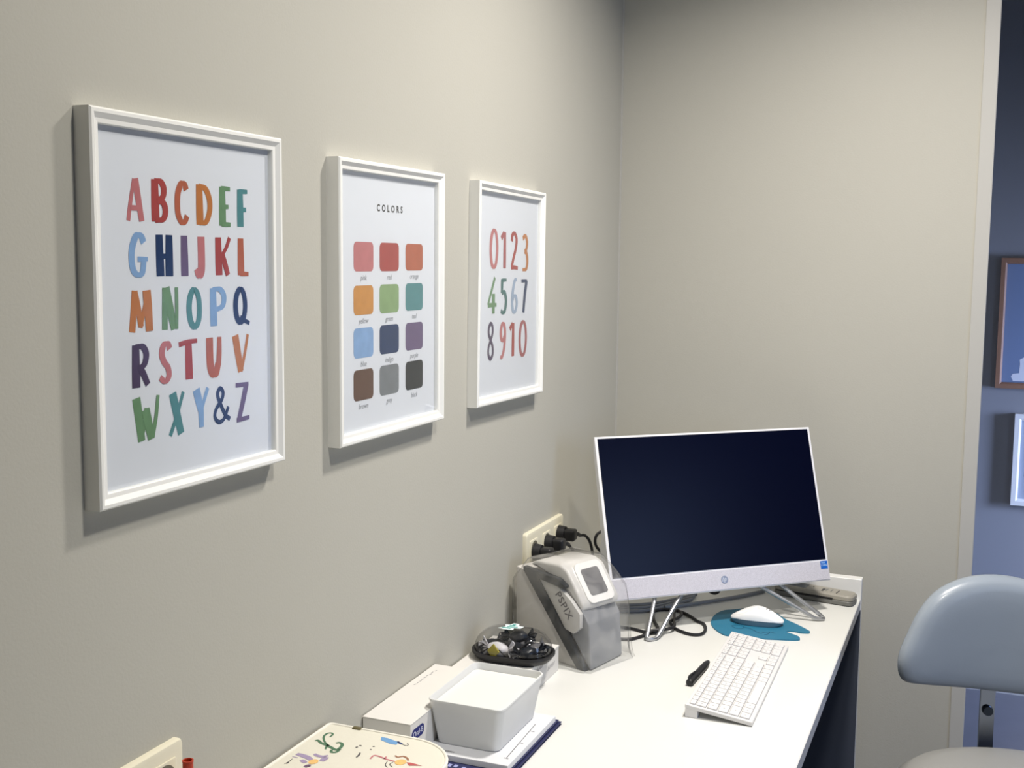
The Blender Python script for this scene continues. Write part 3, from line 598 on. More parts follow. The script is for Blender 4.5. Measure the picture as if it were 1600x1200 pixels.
# ------------------------------------------------------------------ wall sockets, plugs and cables
def socket_plate(y0, y1, z0, z1, label):
    t = thing('wall_socket', label, 'wall socket', (0, (y0+y1)/2, (z0+z1)/2), group=None)
    a, b = (y1-y0)/2, (z1-z0)/2
    bm = new_bm(); loft(bm, [[(x, y, z) for y, z in rrect(-a+i, a-i, -b+i, b-i, 0.006, 4)] for i, x in ((0, 0.0), (0, 0.007), (0.0015, 0.0095), (0.005, 0.0105))]); obj('cover_plate', bm, CREAM, t, True)
    n = 3; p = 0.0745
    for k in range(n):
        cy = (k-1)*p
        bm = new_bm(); loft(bm, [[(x, cy+y, z) for y, z in rrect(-0.0225+i, 0.0225-i, -0.0225+i, 0.0225-i, 0.003, 3)] for i, x in ((0, 0.0100), (0, 0.0120), (0.001, 0.0125))])
        ins = obj('socket_insert', bm, CREAM, t, True)
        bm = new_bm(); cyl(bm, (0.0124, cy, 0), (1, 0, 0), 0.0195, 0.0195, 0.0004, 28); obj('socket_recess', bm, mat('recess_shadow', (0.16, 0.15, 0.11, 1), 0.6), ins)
    return t
socket_plate(2.209, 2.433, 0.877, 0.957, 'cream triple wall socket with black plugs behind the covered scanner')
socket_plate(0.862, 1.086, 0.877, 0.957, 'cream wall socket with a red tube before it, near the cream case')
def plug(y, z, label, right=True):
    t = thing('power_plug', label, 'plug', (0.013, y, z), group=None)
    bm = new_bm(); cyl(bm, (0, 0, 0), (1, 0, 0), 0.0185, 0.0165, 0.016, 24); box(bm, 0.012, 0.040, -0.013, 0.013, -0.014, 0.012, 0.005, 3); obj('body', bm, BLACK, t, True)
    bm = new_bm(); tube(bm, catmull([(0.028, 0.006, -0.006), (0.034, 0.025, -0.004), (0.036, 0.040, -0.010)], 4), lambda q: 0.0062-0.002*q, 10); obj('strain_relief', bm, BLACK, t, True)
    return t
plug(2.2465, 0.912, 'black plug in the first socket, hardly showing above the scanner cover')
plug(2.321, 0.915, 'bulky black plug in the middle socket above the covered scanner')
plug(2.3955, 0.920, 'black angled plug in the far socket with its cable arching away')
def cable(name, pts, r, m, label, sub=8, closed=False, group=None):
    bm = new_bm(); c = Vector(pts[0]); tube(bm, [p-c for p in catmull(pts, sub, closed)], r, 8, closed)
    return tag(obj(name, bm, m, None, True, loc=c), label, 'cable', group)
cable('power_cable', [(0.049, 2.4355, 0.910), (0.056, 2.455, 0.905), (0.063, 2.470, 0.885), (0.062, 2.492, 0.845), (0.055, 2.500, 0.80), (0.05, 2.50, 0.7445)], 0.0034, CABLE, 'black cable arching from the far socket down to the desk')
cable('power_cable', [(0.049, 2.361, 0.905), (0.055, 2.375, 0.885), (0.050, 2.40, 0.84), (0.045, 2.42, 0.7445)], 0.0034, CABLE, 'black cable from the middle socket, dropping behind the covered scanner')
cable('looped_cable', [(0.110, 2.56, 0.7450), (0.092, 2.56, 0.80), (0.075, 2.540, 0.840), (0.062, 2.512, 0.872), (0.066, 2.512, 0.898), (0.084, 2.55, 0.903), (0.10, 2.62, 0.885), (0.12, 2.66, 0.84)], 0.0034, CABLE, 'black cable hoop standing up at the left edge of the computer')
CAB = [(0.150, 2.337), (0.203, 2.336), (0.234, 2.326), (0.258, 2.331), (0.254, 2.361), (0.231, 2.411), (0.215, 2.461), (0.216, 2.485), (0.236, 2.5), (0.269, 2.497), (0.296, 2.474), (0.319, 2.445), (0.337, 2.43), (0.349, 2.392), (0.347, 2.36), (0.329, 2.35), (0.303, 2.362), (0.284, 2.38), (0.271, 2.396), (0.280, 2.427), (0.28, 2.461), (0.267, 2.481), (0.262, 2.470), (0.270, 2.434), (0.277, 2.404), (0.287, 2.365), (0.275, 2.339), (0.251, 2.32), (0.236, 2.296), (0.219, 2.268), (0.195, 2.258)]
zc = [0.7436]*len(CAB)
for i in range(18, 28): zc[i] = 0.7505
cable('looped_cable', [(a, b, z) for (a, b), z in zip(CAB, zc)], 0.0034, CABLE, 'black cable tangled in loops on the desk around the left wire leg', 6)
cable('looped_cable', [(0.33, 2.48, 0.875), (0.350, 2.52, 0.80), (0.325, 2.53, 0.790), (0.300, 2.53, 0.85)], 0.0034, CABLE, 'short black cable loop hanging just under the computer screen')
cable('grey_cable', [(0.228, 2.512, 0.7450), (0.260, 2.54, 0.7450), (0.302, 2.587, 0.7450), (0.361, 2.658, 0.7450), (0.413, 2.735, 0.7450)], 0.0044, CABLEG, 'grey cable running across the desk behind the computer')
for i, (dy, lb) in enumerate(((0.0, 'nearest'), (0.022, 'middle'), (0.045, 'farthest'))):
    cable('grey_cable', [(0.10, 2.43+dy, 0.7446), (0.15, 2.445+dy*1.1, 0.7446), (0.20, 2.475+dy*1.3, 0.7446), (0.235, 2.53+dy*1.2, 0.7446), (0.27, 2.60+dy, 0.7446)], 0.0042, CABLEG,
          lb+' of the three pale grey cables bundled under the screen at left')

# ------------------------------------------------------------------ boxes, container, papers
CARD = mat('white_card', (0.70, 0.685, 0.655, 1), 0.6, var=0.015)
INKN = mat('print_navy', srgb(30, 38, 110), 0.5); INKG = mat('print_grey', srgb(120, 118, 130), 0.7); INKK = mat('print_dark', srgb(60, 58, 60), 0.7)
# paper pad and the blue folders under it
pd_z = DZ
for i, (x0, x1, y0, y1, th, m, lb) in enumerate((
    (0.012, 0.236, 1.540, 1.800, 0.0045, mat('folder_blue', srgb(40, 44, 84), 0.45), 'dark blue folder, lowest of the stack under the white bin'),
    (0.010, 0.232, 1.545, 1.796, 0.0040, mat('folder_blue', srgb(44, 48, 98), 0.45), 'dark blue printed folder in the middle of the stack under the white bin'),
    )):
    t = thing('folder', lb, 'folder', ((x0+x1)/2, (y0+y1)/2, pd_z), group='folders under the white bin'); a, b = (x1-x0)/2, (y1-y0)/2
    bm = new_bm(); box(bm, -a, a, -b, b, 0, 0.0008); box(bm, -a, a, -b, b, th-0.0008, th); box(bm, -a, -a+0.002, -b, b, 0.0008, th-0.0008); obj('cover', bm, m, t)
    bm = new_bm(); box(bm, -a+0.003, a-0.003, -b+0.003, b-0.003, 0.0009, th-0.0009); obj('sheets', bm, CARD, t)
    if i == 1:
        bm = new_bm(); pl = lambda x, y: (x, y, th+0.0002)
        for k, (x, y) in enumerate(((0.0, -0.112), (0.014, -0.114), (0.024, -0.113), (0.038, -0.116))): bm.faces.new([bm.verts.new(pl(x+dx, y+dy)) for dx, dy in ((0, 0), (0.006, -.001), (0.006, 0.008), (0, 0.009))])
        obj('cover_marks', bm, mat('print_pale', srgb(150, 156, 200), 0.6), t)
    pd_z += th
t = thing('paper_pad', 'white printed paper pad topping the blue folders under the white bin', 'paper pad', (0.119, 1.6795, pd_z))
bm = new_bm(); box(bm, -0.109, 0.1105, -0.1065, 0.1065, 0, 0.0100, 0.0005, 1); obj('sheets', bm, mat('pad_white', (0.68, 0.69, 0.72, 1), 0.6), t)
bm = new_bm(); pl = lambda x, y: (x, y, 0.0103)
ribbon(bm, [(0.098, -0.082), (0.092, 0.06)], lambda t, d: 0.0010, pl)
for y in (-0.082, -0.02, 0.03): ribbon(bm, [(0.094, y), (0.102, y-0.001)], lambda t, d: 0.0010, pl)
for k in range(14): ribbon(bm, [(-0.02+k*0.0026, -0.0965), (-0.0186+k*0.0026, -0.0925)], lambda t, d: 0.0011, pl)
obj('printed_lines', bm, INKK, t)
PADZ = pd_z+0.0100
# white storage bin with its recessed lid
bz = PADZ; tz = 0.8335
t = thing('storage_bin', 'white tapered plastic bin with recessed lid standing on the papers', 'storage bin', (0.145, 1.690, bz))
bh = tz-bz
bm = new_bm(); rg = []
def br(hx, hy, r, z, yo=0): return [(x, y+yo, z) for x, y in rrect(-hx, hx, -hy, hy, r, 6)]
T_ = (0.0655, 0.0940, 0.014); B_ = (0.0535, 0.0815, 0.012)
loft(bm, [br(B_[0]-.002, B_[1]-.002, B_[2], 0), br(B_[0], B_[1], B_[2], .002), br(T_[0]-.0008, T_[1]-.0008, T_[2], bh-.004), br(T_[0], T_[1], T_[2], bh-.0035), br(T_[0], T_[1], T_[2], bh-.0006), br(T_[0]-.0006, T_[1]-.0006, T_[2], bh), br(T_[0]-.0022, T_[1]-.0022, T_[2]-.002, bh), br(T_[0]-.0028, T_[1]-.0028, T_[2]-.002, bh-.0015), br(T_[0]-.0035, T_[1]-.0035, T_[2]-.002, bh-.013)], cap1=False)
BINM = mat('bin_white', (0.68, 0.69, 0.69, 1), 0.38)
obj('tub', bm, BINM, t, True, angle=40)
bm = new_bm(); loft(bm, [br(T_[0]-.0036, T_[1]-.0036, T_[2]-.002, bh-.016), br(T_[0]-.0036, T_[1]-.0036, T_[2]-.002, bh-.0128), br(T_[0]-.0045, T_[1]-.0045, T_[2]-.003, bh-.0118)]); obj('lid', bm, mat('lid_white', (0.72, 0.72, 0.69, 1), 0.45), t, True)
# long white carton with the oval badge
t = thing('carton', 'long white toothbrush carton with navy oval badge between wall and bin', 'carton', (0.0455, 1.648, PADZ))
ax0, ax1, ay0, ay1, ah = -0.0435, 0.0400, -0.117, 0.140, 0.816-PADZ
bm = new_bm(); box(bm, ax0, ax1, ay0, ay1, 0, ah-0.0008, 0.0006, 1); obj('body', bm, CARD, t)
bm = new_bm(); box(bm, ax0-0.0002, ax1+0.0006, ay0-0.0006, ay1+0.0002, ah-0.0009, ah, 0.0003, 1); lid = obj('lid', bm, CARD, t)
bm = new_bm()
for k in range(9): ribbon(bm, [(-0.031+0.0004*k+random.uniform(-.002, .002), 0.035+k*0.009), (-0.028+random.uniform(-.002, .002), 0.040+k*0.009)], lambda t, d: 0.0012, lambda x, y: (x, y, ah+0.0003))
obj('faint_print', bm, INKG, lid)
bm = new_bm(); pls = lambda y, z: (ax1+0.0003, y, z)
bm.faces.new([bm.verts.new(pls(y, z)) for y, z in rrect(-0.114, -0.071, 0.0275, 0.0455, 0.0085, 5)]); bd = obj('oval_badge', bm, INKN, t)
bm = text_bm('Oral-B', 0.0125, None, lambda x, y: (ax1+0.0006, -0.0925+x, 0.0365+y)); obj('badge_lettering', bm, mat('print_badge', srgb(226, 228, 245), 0.5), bd)
bm = new_bm(); ribbon(bm, [(-0.094+0.008*math.cos(a*math.pi/8), 0.0165+0.0075*math.sin(a*math.pi/8)) for a in range(17)], lambda t, d: 0.0022, pls); ribbon(bm, [(-0.109, 0.009), (-0.109, 0.021)], lambda t, d: 0.0022, pls); obj('side_print', bm, INKN, t)
# second box carrying the domed tray
t = thing('carton', 'flat white carton with grey side print carrying the domed sweet tray', 'carton', (0.0725, 1.930, DZ))
bm = new_bm(); box(bm, -0.0685, 0.0685, -0.118, 0.115, 0, 0.0450, 0.0006, 1); obj('body', bm, CARD, t)
bm = new_bm(); box(bm, -0.0690, 0.0692, -0.1183, 0.1155, 0.0452, 0.0500, 0.0006, 1); obj('lid', bm, CARD, t)
bm = new_bm(); pls = lambda y, z: (0.0694, y, z)
for k in range(12):
    y = -0.07+k*0.0085; ribbon(bm, [(y, 0.034), (y+0.003, 0.043), (y+0.006, 0.035)], lambda t, d: 0.0016, lambda y, z: (0.0689, y, z))
for k in range(5): ribbon(bm, [(0.055+k*0.008, 0.018), (0.060+k*0.008, 0.026)], lambda t, d: 0.0016, lambda y, z: (0.0689, y, z))
obj('side_print', bm, INKG, t)
bm = new_bm()
for k in range(6): ribbon(bm, [(0.02+k*0.007, 0.090+random.uniform(-.004, .002)), (0.026+k*0.007, 0.100+random.uniform(-.002, .004))], lambda t, d: 0.0025, lambda x, y: (x, y, 0.0503))
obj('top_print', bm, INKK, t)

# domed tray
TZ = DZ+0.0502
t = thing('sweet_tray', 'black oval tray under a clear dome lid with turquoise sticker', 'tray', (0.088, 1.944, TZ), R(3))
def stad(a, b, z, n=10): return [(x, y, z) for x, y in rrect(-a, a, -b, b, b*0.93, n)]
bm = new_bm(); loft(bm, [stad(.068, .042, 0), stad(.073, .047, .004), stad(.0755, .0495, .010), stad(.078, .052, .011), stad(.078, .052, .0155), stad(.0735, .0475, .0155), stad(.070, .044, .006), stad(.060, .036, .004)]); obj('tray_base', bm, BLACK, t, True)
bm = new_bm(); rg = [stad(.0720, .0460, .0090), stad(.0722, .0462, .022)]
for k in range(1, 9):
    a = k/8*math.pi/2; rg.append(stad(.0722-.052*(1-math.cos(a)), .0462-.0360*(1-math.cos(a)), .022+.036*math.sin(a)))
rg.append(stad(.012, .0075, .0582)); loft(bm, rg, cap0=False); dm = obj('dome_lid', bm, DOME, t, True, angle=180)
TURQ = mat('turquoise_print', srgb(40, 150, 145), 0.4); STW = mat('sticker_white', srgb(225, 240, 240), 0.4)
bm = new_bm(); out = [(1.1*x, 1.2*y) for x, y in [(-.018, -.012), (-.008, -.002), (-.012, .008), (-.004, .010), (.0, .018), (.010, .016), (.012, .008), (.022, .006), (.019, -.004), (.008, -.006), (.010, -.014), (-.006, -.015)]]
bm.faces.new([bm.verts.new((x-0.004, y-0.006, .0600)) for x, y in out]); st_ = obj('round_sticker', bm, STW, dm); st_['label'] = 'turquoise and white cut-out sticker'
bm = new_bm()
for q in ([(-.013, -.010), (-.004, -.009), (.004, -.011)], [(-.006, -.002), (.004, -.002), (.014, .0)], [(-.004, .006), (.006, .007)], [(.0, .013), (.007, .012)]): ribbon(bm, [(x-0.004, y-0.006) for x, y in q], lambda t, d: 0.0042, lambda x, y: (x, y, .0604))
obj('sticker_print', bm, TURQ, st_)
WRW = mat('wrapper_white', srgb(240, 238, 244), 0.4, var=0.06, vscale=90, bump=0.6, bscale=120)
WRG = mat('wrapper_grey', srgb(120, 120, 124), 0.3, var=0.3, vscale=80, bump=0.6, bscale=120)
WRK = mat('wrapper_dark', srgb(34, 38, 46), 0.3, var=0.4, vscale=80, bump=0.6, bscale=120)
def sweet(x, y, z, rz, m, label, s=1.0, diamond=False, tip=0):
    c = t.matrix_basis @ Vector((x, y, z)); s *= 1.22
    o = thing('wrapped_sweet', label, 'sweet', c, rz, group='wrapped sweets under the clear dome')
    bm = new_bm(); bmesh.ops.create_icosphere(bm, subdivisions=3, radius=1)
    for v in bm.verts:
        k = 1+0.16*noise.noise(v.co*2.3+Vector((x*50, y*50, 0)))
        v.co = Vector((v.co.x*0.017*s*k, v.co.y*0.0115*s*k, v.co.z*0.0105*s*k+0.0105*s))
    obj('filling', bm, m, o, True)
    for sg in (-1, 1):
        bm = new_bm(); n = 9; a = bm.verts.new((sg*0.014*s, 0, 0.011*s)); ed = []
        for k in range(n):
            an = R(-62+124*k/(n-1)); l = 0.017*s*(1+0.25*((k*7) % 3-1)*0.6)
            ed.append((bm.verts.new((sg*(0.014*s+l*math.cos(an)), -0.002+0.002*(k % 2)*2, 0.011*s+l*math.sin(an)*0.95)), bm.verts.new((sg*(0.014*s+l*math.cos(an)), 0.0005+0.002*(k % 2)*2, 0.011*s+l*math.sin(an)*0.95))))
        b = bm.verts.new((sg*0.014*s, 0.002, 0.011*s))
        for k in range(n-1):
            bm.faces.new((a, ed[k][0], ed[k+1][0])); bm.faces.new((b, ed[k+1][1], ed[k][1])); bm.faces.new((ed[k][0], ed[k][1], ed[k+1][1], ed[k+1][0]))
        bm.faces.new((a, b, ed[0][1], ed[0][0])); bm.faces.new((b, a, ed[-1][0], ed[-1][1]))
        for v in bm.verts: v.co.z = max(v.co.z, 0.0005)
        obj('twisted_end', bm, m, o)
    if diamond:
        bm = new_bm()
        q = [(0, .0012), (.0125, .0155), (0, .0295), (-.0125, .0155)]
        loft(bm, [[(a, y_, b) for a, b in q] for y_ in (-.0125*s, -.0148*s)]); obj('diamond_label', bm, mat('label_yellow', srgb(190, 178, 70), 0.4), o)
        bm = new_bm()
        for q in ([(-.026, .008), (-.012, .019)], [(.010, .019), (.026, .006)]): ribbon(bm, q, lambda t, d: 0.0022, lambda a, b: (a, -0.0152, b))
        obj('dark_stripe', bm, INKK, o)
    return o
sweet(-0.022, -0.0235, 0.0062, R(-6), WRW, 'white wrapped sweet with yellow diamond, at the front of the tray', 1.06, True)
sweet(0.036, -0.020, 0.0062, R(40), WRK, 'dark wrapped sweet at the right front of the tray', 0.92)
sweet(0.040, 0.010, 0.0062, R(80), WRG, 'grey wrapped sweet at the right side of the tray', 0.82)
sweet(-0.045, 0.006, 0.0062, R(75), WRK, 'dark wrapped sweet at the left side of the tray', 0.85)
sweet(-0.004, 0.020, 0.0062, R(8), WRG, 'grey wrapped sweet at the back of the tray', 0.92)
sweet(0.010, 0.002, 0.0300, R(20), WRK, 'dark wrapped sweet lying on top of the others', 0.85)

# ------------------------------------------------------------------ zipped case with animal drawings
CZ = 0.845
cs = thing('zipped_case', 'cream case printed with small coloured animal drawings, rounded corner', 'case', (0.11, 1.28, DZ))
CRM = mat('case_cream', (0.68, 0.66, 0.57, 1), 0.5, var=0.02, bump=0.1)
def case_out(i=0.0):
    x0, x1, y0, y1 = 0.003-0.11+i, 0.228-0.11-i, 1.125-1.28+i, 1.430-1.28-i
    o = []
    for cx_, cy_, rr, a in ((x1, y1, 0.082, 0), (x0, y1, 0.010, 90), (x0, y0, 0.010, 180), (x1, y0, 0.070, 270)):
        sx = -1 if cx_ == x1 else 1; sy = -1 if cy_ == y1 else 1; rr = max(rr-i, 0.002)
        for k in range(11):
            an = R(a+9*k); o.append((cx_+sx*rr+rr*math.cos(an), cy_+sy*rr+rr*math.sin(an)))
    return o
ch = CZ-DZ
bm = new_bm(); loft(bm, [[(x, y, z) for x, y in case_out(i)] for i, z in ((0.006, 0), (0.002, 0.006), (0.002, ch-0.030))]); obj('lower_shell', bm, CRM, cs, True)
bm = new_bm(); loft(bm, [[(x, y, z) for x, y in case_out(i)] for i, z in ((0.002, ch-0.0298), (0.002, ch-0.006), (0.0035, ch-0.0015), (0.006, ch-0.0004), (0.009, ch))]); ld = obj('lid', bm, CRM, cs, True)
bm = new_bm(); tube(bm, [(x, y, ch-0.0010) for x, y in case_out(0.0035)], 0.0026, 8, True); pp = obj('piping', bm, mat('case_piping', (0.80, 0.78, 0.70, 1), 0.4), ld, True)
bm = new_bm(); tube(bm, [(x, y, ch-0.0298) for x, y in case_out(0.001)], 0.0022, 6, True); obj('zip', bm, mat('zip_cream', (0.60, 0.58, 0.5, 1), 0.5), cs, True)
bm = new_bm(); box(bm, 0.046-0.11, 0.060-0.11, 1.420-1.28, 1.4285-1.28, ch-0.004, ch+0.0025, 0.002, 2); obj('clasp', bm, mat('clasp_olive', srgb(96, 88, 56), 0.4), ld, True)
DOOD = [('green', 0.0021, [(0.0324, 1.3826), (0.0319, 1.3911), (0.0274, 1.3956), (0.0225, 1.3913), (0.0243, 1.3792), (0.0349, 1.3647), (0.0476, 1.3557)]), ('green', 0.0032, [(0.0206, 1.3627), (0.0232, 1.3659), (0.0326, 1.3595), (0.0438, 1.3561), (0.0534, 1.352), (0.063, 1.348), (0.0649, 1.357), (0.0612, 1.3678), (0.0547, 1.3712), (0.0514, 1.3677)]), ('green', 0.0021, [(0.0438, 1.3561), (0.0485, 1.3438)]), ('green', 0.0029, [(0.0573, 1.3456), (0.0611, 1.3392), (0.0668, 1.3416), (0.0677, 1.3521)]), ('purple', 0.0055, [(0.0202, 1.3155), (0.0302, 1.3138), (0.0411, 1.3107), (0.0492, 1.3063)]), ('purple', 0.0046, [(0.0366, 1.3009), (0.047, 1.2957)]), ('purple', 0.0011, [(0.0195, 1.3053), (0.0285, 1.3052)]), ('purple', 0.0038, [(0.0428, 1.3252), (0.0485, 1.3217), (0.0575, 1.3216), (0.0626, 1.3278)]), ('purple', 0.0055, [(0.0636, 1.3087), (0.0636, 1.3145), (0.064, 1.3225)]), ('dusk', 0.0046, [(0.0531, 1.2831), (0.0548, 1.2888), (0.0583, 1.2903)]), ('dark', 0.0008, [(0.0226, 1.2813), (0.0242, 1.2897), (0.0235, 1.2991)]), ('dark', 0.0021, [(0.0241, 1.2831), (0.0249, 1.2873)]), ('navy', 0.0025, [(0.1282, 1.4072), (0.1349, 1.403), (0.1392, 1.4015)]), ('dark', 0.0008, [(0.1385, 1.4012), (0.1456, 1.3993), (0.1473, 1.403), (0.1432, 1.4074)]), ('dark', 0.0019, [(0.0842, 1.3654), (0.0856, 1.3692)]), ('dark', 0.0019, [(0.0852, 1.374), (0.0892, 1.3733)]), ('dark', 0.0017, [(0.0982, 1.3532), (0.1005, 1.3462), (0.1011, 1.3374)]), ('dark', 0.0015, [(0.1056, 1.3685), (0.1083, 1.3677)]), ('dark', 0.0015, [(0.1047, 1.3775), (0.1064, 1.3799)]), ('pink', 0.0019, [(0.1208, 1.3411), (0.1204, 1.3528), (0.1292, 1.3527), (0.1397, 1.3493), (0.1529, 1.3472), (0.1587, 1.3459)]), ('pink', 0.0017, [(0.1377, 1.3563), (0.1383, 1.3487)]), ('dark', 0.0008, [(0.1459, 1.3442), (0.149, 1.3321), (0.1555, 1.3262)]), ('dark', 0.0008, [(0.1545, 1.3441), (0.1537, 1.336), (0.1613, 1.3298)]), ('brown', 0.0021, [(0.1472, 1.3644), (0.1526, 1.3608), (0.1585, 1.3661), (0.1662, 1.3628), (0.1709, 1.357)])]
DC = {'green': (74, 110, 84), 'purple': (152, 138, 168), 'dusk': (104, 84, 108), 'dark': (74, 72, 74), 'navy': (50, 66, 110), 'pink': (184, 110, 118), 'brown': (150, 104, 80), 'sand': (222, 180, 112), 'blue': (104, 150, 196), 'crimson': (178, 84, 84)}
dk = list(DC); dmats = [mat('drawing_'+k, srgb(*DC[k]), 0.7, var=0.15, vscale=200) for k in dk]
bm = new_bm(); pl = lambda x, y, o=0.0: (x-0.11, y-1.28, ch+0.0003+o)
for c, wd, q in DOOD:
    wf = lambda t, d, wd=wd: 1.55*wd*(0.75+0.35*math.sin(math.pi*t)); ribbon(bm, [tuple(v) for v in catmull([(a, b, 0) for a, b in q], 5)] if len(q) > 2 else [q[0], tuple((a+b)/2 for a, b in zip(q[0], q[1])), q[1]], wf, pl, dk.index(c))
disc(bm, (0.0548, 1.3025), 0.0065, 0.0080, lambda x, y: pl(x, y, 0.0001), dk.index('sand')); disc(bm, (0.164, 1.3480), 0.0078, 0.0090, lambda x, y: pl(x, y, 0.0001), dk.index('sand'))
bm.faces.new([bm.verts.new(pl(*q)) for q in [(0.0997, 1.4118), (0.1096, 1.4119), (0.1306, 1.4061), (0.1321, 1.3964), (0.1217, 1.396), (0.104, 1.4022)]]).material_index = dk.index('blue')
bm.faces.new([bm.verts.new(pl(*q)) for q in [(0.1716, 1.3507), (0.1776, 1.3521), (0.1958, 1.3496), (0.1792, 1.3425)]]).material_index = dk.index('crimson')
obj('animal_drawings', bm, dmats, ld)

# red tube standing in a cup
t = thing('marker_cup', 'white cup on the desk holding the red tube beside the near wall socket', 'cup', (0.036, 1.061, DZ))
bm = new_bm(); n = 24; ring = lambda r, z: [(r*math.cos(2*math.pi*k/n), r*math.sin(2*math.pi*k/n), z) for k in range(n)]
loft(bm, [ring(.030, 0), ring(.033, .09), ring(.031, .09), ring(.028, .004)]); obj('cup_body', bm, WHITE, t, True)
RED = mat('red_plastic', srgb(178, 52, 24), 0.35)
t = thing('red_tube', 'open-ended red plastic tube in front of the near wall socket', 'tube', (0.036, 1.061, DZ+0.0045))
ring2 = lambda r, z: [(r*math.cos(2*math.pi*k/16), r*math.sin(2*math.pi*k/16), z) for k in range(16)]
bm = new_bm(); loft(bm, [ring2(.0062, 0), ring2(.0062, .196), ring2(.0066, .1965), ring2(.0066, .1985), ring2(.0050, .1985), ring2(.0048, .165)]); obj('tube_wall', bm, RED, t, True)
bm = new_bm(); box(bm, 0.0058, 0.0078, -0.0009, 0.0009, 0.150, 0.188, 0.0005, 1); obj('clip', bm, RED, t)

# ------------------------------------------------------------------ stool
VINYL = mat('grey_blue_vinyl', (0.27, 0.31, 0.36, 1), 0.30, var=0.03, vscale=8, bump=0.05, bscale=300, coat=0.15)
VINYL2 = mat('grey_beige_vinyl', (0.27, 0.27, 0.26, 1), 0.42, var=0.03, vscale=8, bump=0.05, bscale=300)
fy = Vector((-0.30, 0.954, 0)).normalized(); fx = Vector((fy.y, -fy.x, 0))
ST = frame_mtx(Vector((1.015, 2.235, 0)), fx, fy, Vector((0, 0, 1)))
stl = thing('stool', 'grey vinyl padded stool with curved backrest on a chrome bar', 'stool', mtx=ST)
bm = new_bm(); rg = []
for r, z in ((0.05, 0.520), (0.150, 0.520), (0.178, 0.530), (0.190, 0.550), (0.186, 0.572), (0.165, 0.590), (0.125, 0.602), (0.07, 0.607)):
    rg.append([(-0.055+r*math.cos(2*math.pi*k/48)*1.12, r*math.sin(2*math.pi*k/48)*1.0, z+0.004*math.cos(2*2*math.pi*k/48)*(r/.19)) for k in range(48)])
loft(bm, rg); obj('seat', bm, VINYL2, stl, True, angle=180)
# backrest: rounded triangle-ish pad, curved in plan
BC = Vector((-0.028, 0.192, 0.800))
def back_outline():
    h = [(0.0, -0.106), (0.050, -0.105), (0.100, -0.1035), (0.140, -0.101), (0.166, -0.097), (0.180, -0.086), (0.186, -0.066), (0.184, -0.038), (0.170, 0.000), (0.150, 0.046), (0.122, 0.084), (0.085, 0.109), (0.045, 0.123), (0.0, 0.128)]
    full = h+[(-x, z) for x, z in h[-2:0:-1]]
    return [(1.13*v.x, v.y) for v in catmull([(x, z, 0) for x, z in full], 3, True)]
bo = back_outline(); bm = new_bm(); rg = []
for sc_, y in ((0.08, -0.027), (0.25, -0.027), (0.45, -0.027), (0.62, -0.0265), (0.78, -0.025), (0.88, -0.022), (0.955, -0.014), (0.995, 0.0), (0.98, 0.012), (0.92, 0.021), (0.75, 0.026), (0.5, 0.027), (0.25, 0.027), (0.08, 0.027)):
    rg.append([(BC.x+x*sc_, BC.y+y-1.1*(x*sc_)**2, BC.z-0.004+z*sc_-0.085*x*sc_) for x, z in bo])
loft(bm, rg); bkr = obj('backrest', bm, VINYL, stl, True, angle=180)
bx = -0.036
bm = new_bm(); tube(bm, catmull([(bx, 0.235, 0.80), (bx, 0.236, 0.68), (bx, 0.236, 0.54), (bx, 0.20, 0.480), (bx, 0.08, 0.470)], 6), 0.0001, 4); bm.free()
bm = new_bm(); P = catmull([(bx, 0.230, 0.82), (bx, 0.232, 0.70), (bx, 0.232, 0.56), (bx, 0.222, 0.505), (bx, 0.17, 0.484), (0, 0.03, 0.480)], 6)
rg = []
for i, p in enumerate(P):
    q = P[min(i+1, len(P)-1)]-P[max(i-1, 0)]; q.normalize(); nr = Vector((0, q.z, -q.y)); 
    rg.append([p+Vector((a*0.014, 0, 0))+nr*b*0.0035 for a, b in ((-1, -1), (1, -1), (1, 1), (-1, 1))])
loft(bm, rg); bar = obj('backrest_bar', bm, CHROME, stl)
bm = new_bm(); cyl(bm, (bx, 0.2275, 0.637), (0, -1, 0), 0.0105, 0.0095, 0.006, 20); obj('bolt', bm, mat('dark_bolt', (0.05, 0.06, 0.08, 1), 0.25, metal=0.8), bar, True)
bm = new_bm(); cyl(bm, (0, 0, 0.10), (0, 0, 1), 0.022, 0.020, 0.40, 24); obj('gas_lift', bm, CHROME, stl, True)
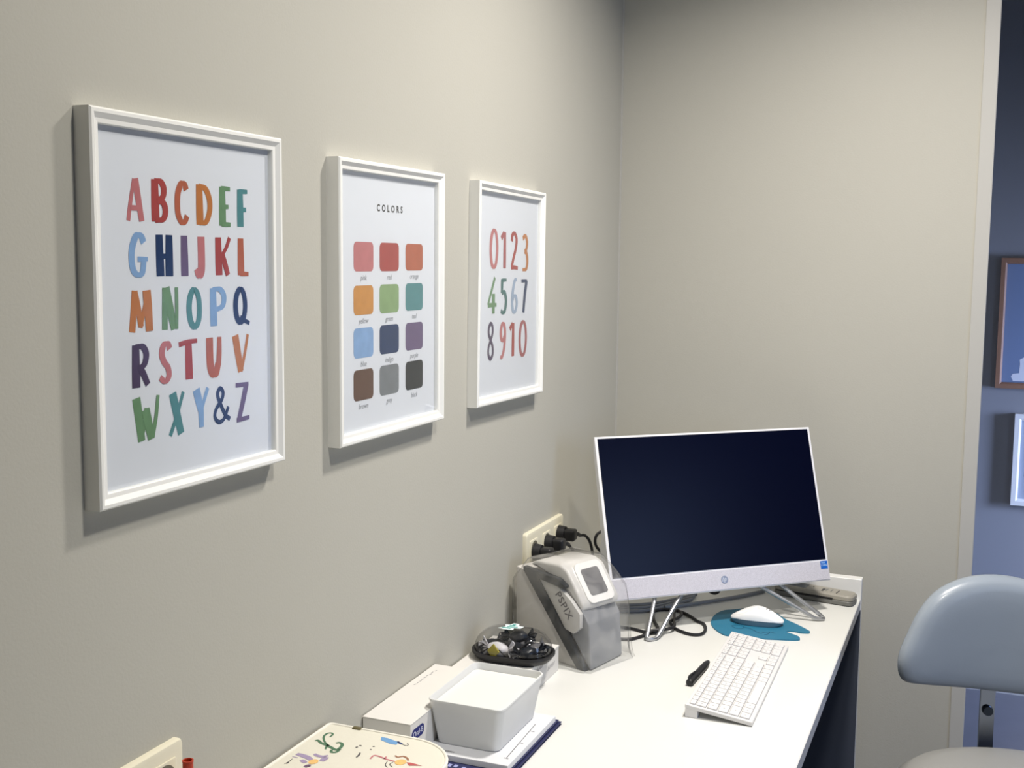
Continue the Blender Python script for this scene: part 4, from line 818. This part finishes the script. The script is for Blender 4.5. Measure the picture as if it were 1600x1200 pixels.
for k in range(5):
    a = 2*math.pi*k/5+0.3; dx, dy = math.cos(a), math.sin(a)
    bm = new_bm(); tube(bm, catmull([(dx*.02, dy*.02, .115), (dx*.13, dy*.13, .10), (dx*.25, dy*.25, .075)], 5), lambda t: 0.018-0.006*t, 10); lg = obj('leg', bm, STEEL, stl, True)
    bm = new_bm(); cyl(bm, (dx*.25-dy*0.011, dy*.25+dx*0.011, 0.027), (dy, -dx, 0), 0.027, 0.027, 0.022, 20); obj('castor', bm, BLACK, lg, True)

# ------------------------------------------------------------------ rest of the room (outside the frame, seen in the glass)
def ceiling_lamp(x, y, label):
    t = thing('ceiling_lamp', label, 'lamp', (x, y, H))
    n = 32; rg = lambda r, z: [(r*math.cos(2*math.pi*k/n), r*math.sin(2*math.pi*k/n), z) for k in range(n)]
    bm = new_bm(); loft(bm, [rg(.11, 0), rg(.11, -.006), rg(.085, -.008), rg(.085, -.001)]); obj('ring', bm, WHITE, t, True)
for x, y, l in ((0.98, 1.12, 'round recessed ceiling lamp over the near end of the desk'), (0.75, 2.00, 'round recessed ceiling lamp over the computer')):
    ceiling_lamp(x, y, l)
# window frames in the right-hand wall, made up to dress the added blue lights
for i, (yc, zc_, a, b) in enumerate(((3.45, 1.15, 0.45, 0.55), (1.2, 1.5, 0.6, 0.65))):
    bm = new_bm()
    for q in ((yc-a-.05, yc-a, zc_-b-.05, zc_+b+.05), (yc+a, yc+a+.05, zc_-b-.05, zc_+b+.05), (yc-a, yc+a, zc_-b-.05, zc_-b), (yc-a, yc+a, zc_+b, zc_+b+.05)): box(bm, XR-0.04, XR, q[0], q[1], q[2], q[3])
    struct('added_window_%d' % (i+1), bm, WHITE)
t = thing('cabinet', 'white low cabinet against the right-hand wall', 'cabinet', (2.89, 2.3, 0))
bm = new_bm(); box(bm, -0.3, 0.3, -0.6, 0.55, 0.08, 0.86, 0.003, 2); obj('body', bm, WHITE, t)
for k in range(3):
    bm = new_bm(); box(bm, -0.318, -0.301, -0.59+k*0.38, -0.22+k*0.38, 0.10, 0.85, 0.002, 1); dd = obj('door', bm, WHITE, t)
    bm = new_bm(); box(bm, -0.332, -0.318, -0.26+k*0.38, -0.25+k*0.38, 0.55, 0.70, 0.002, 1); obj('handle', bm, STEEL, dd)
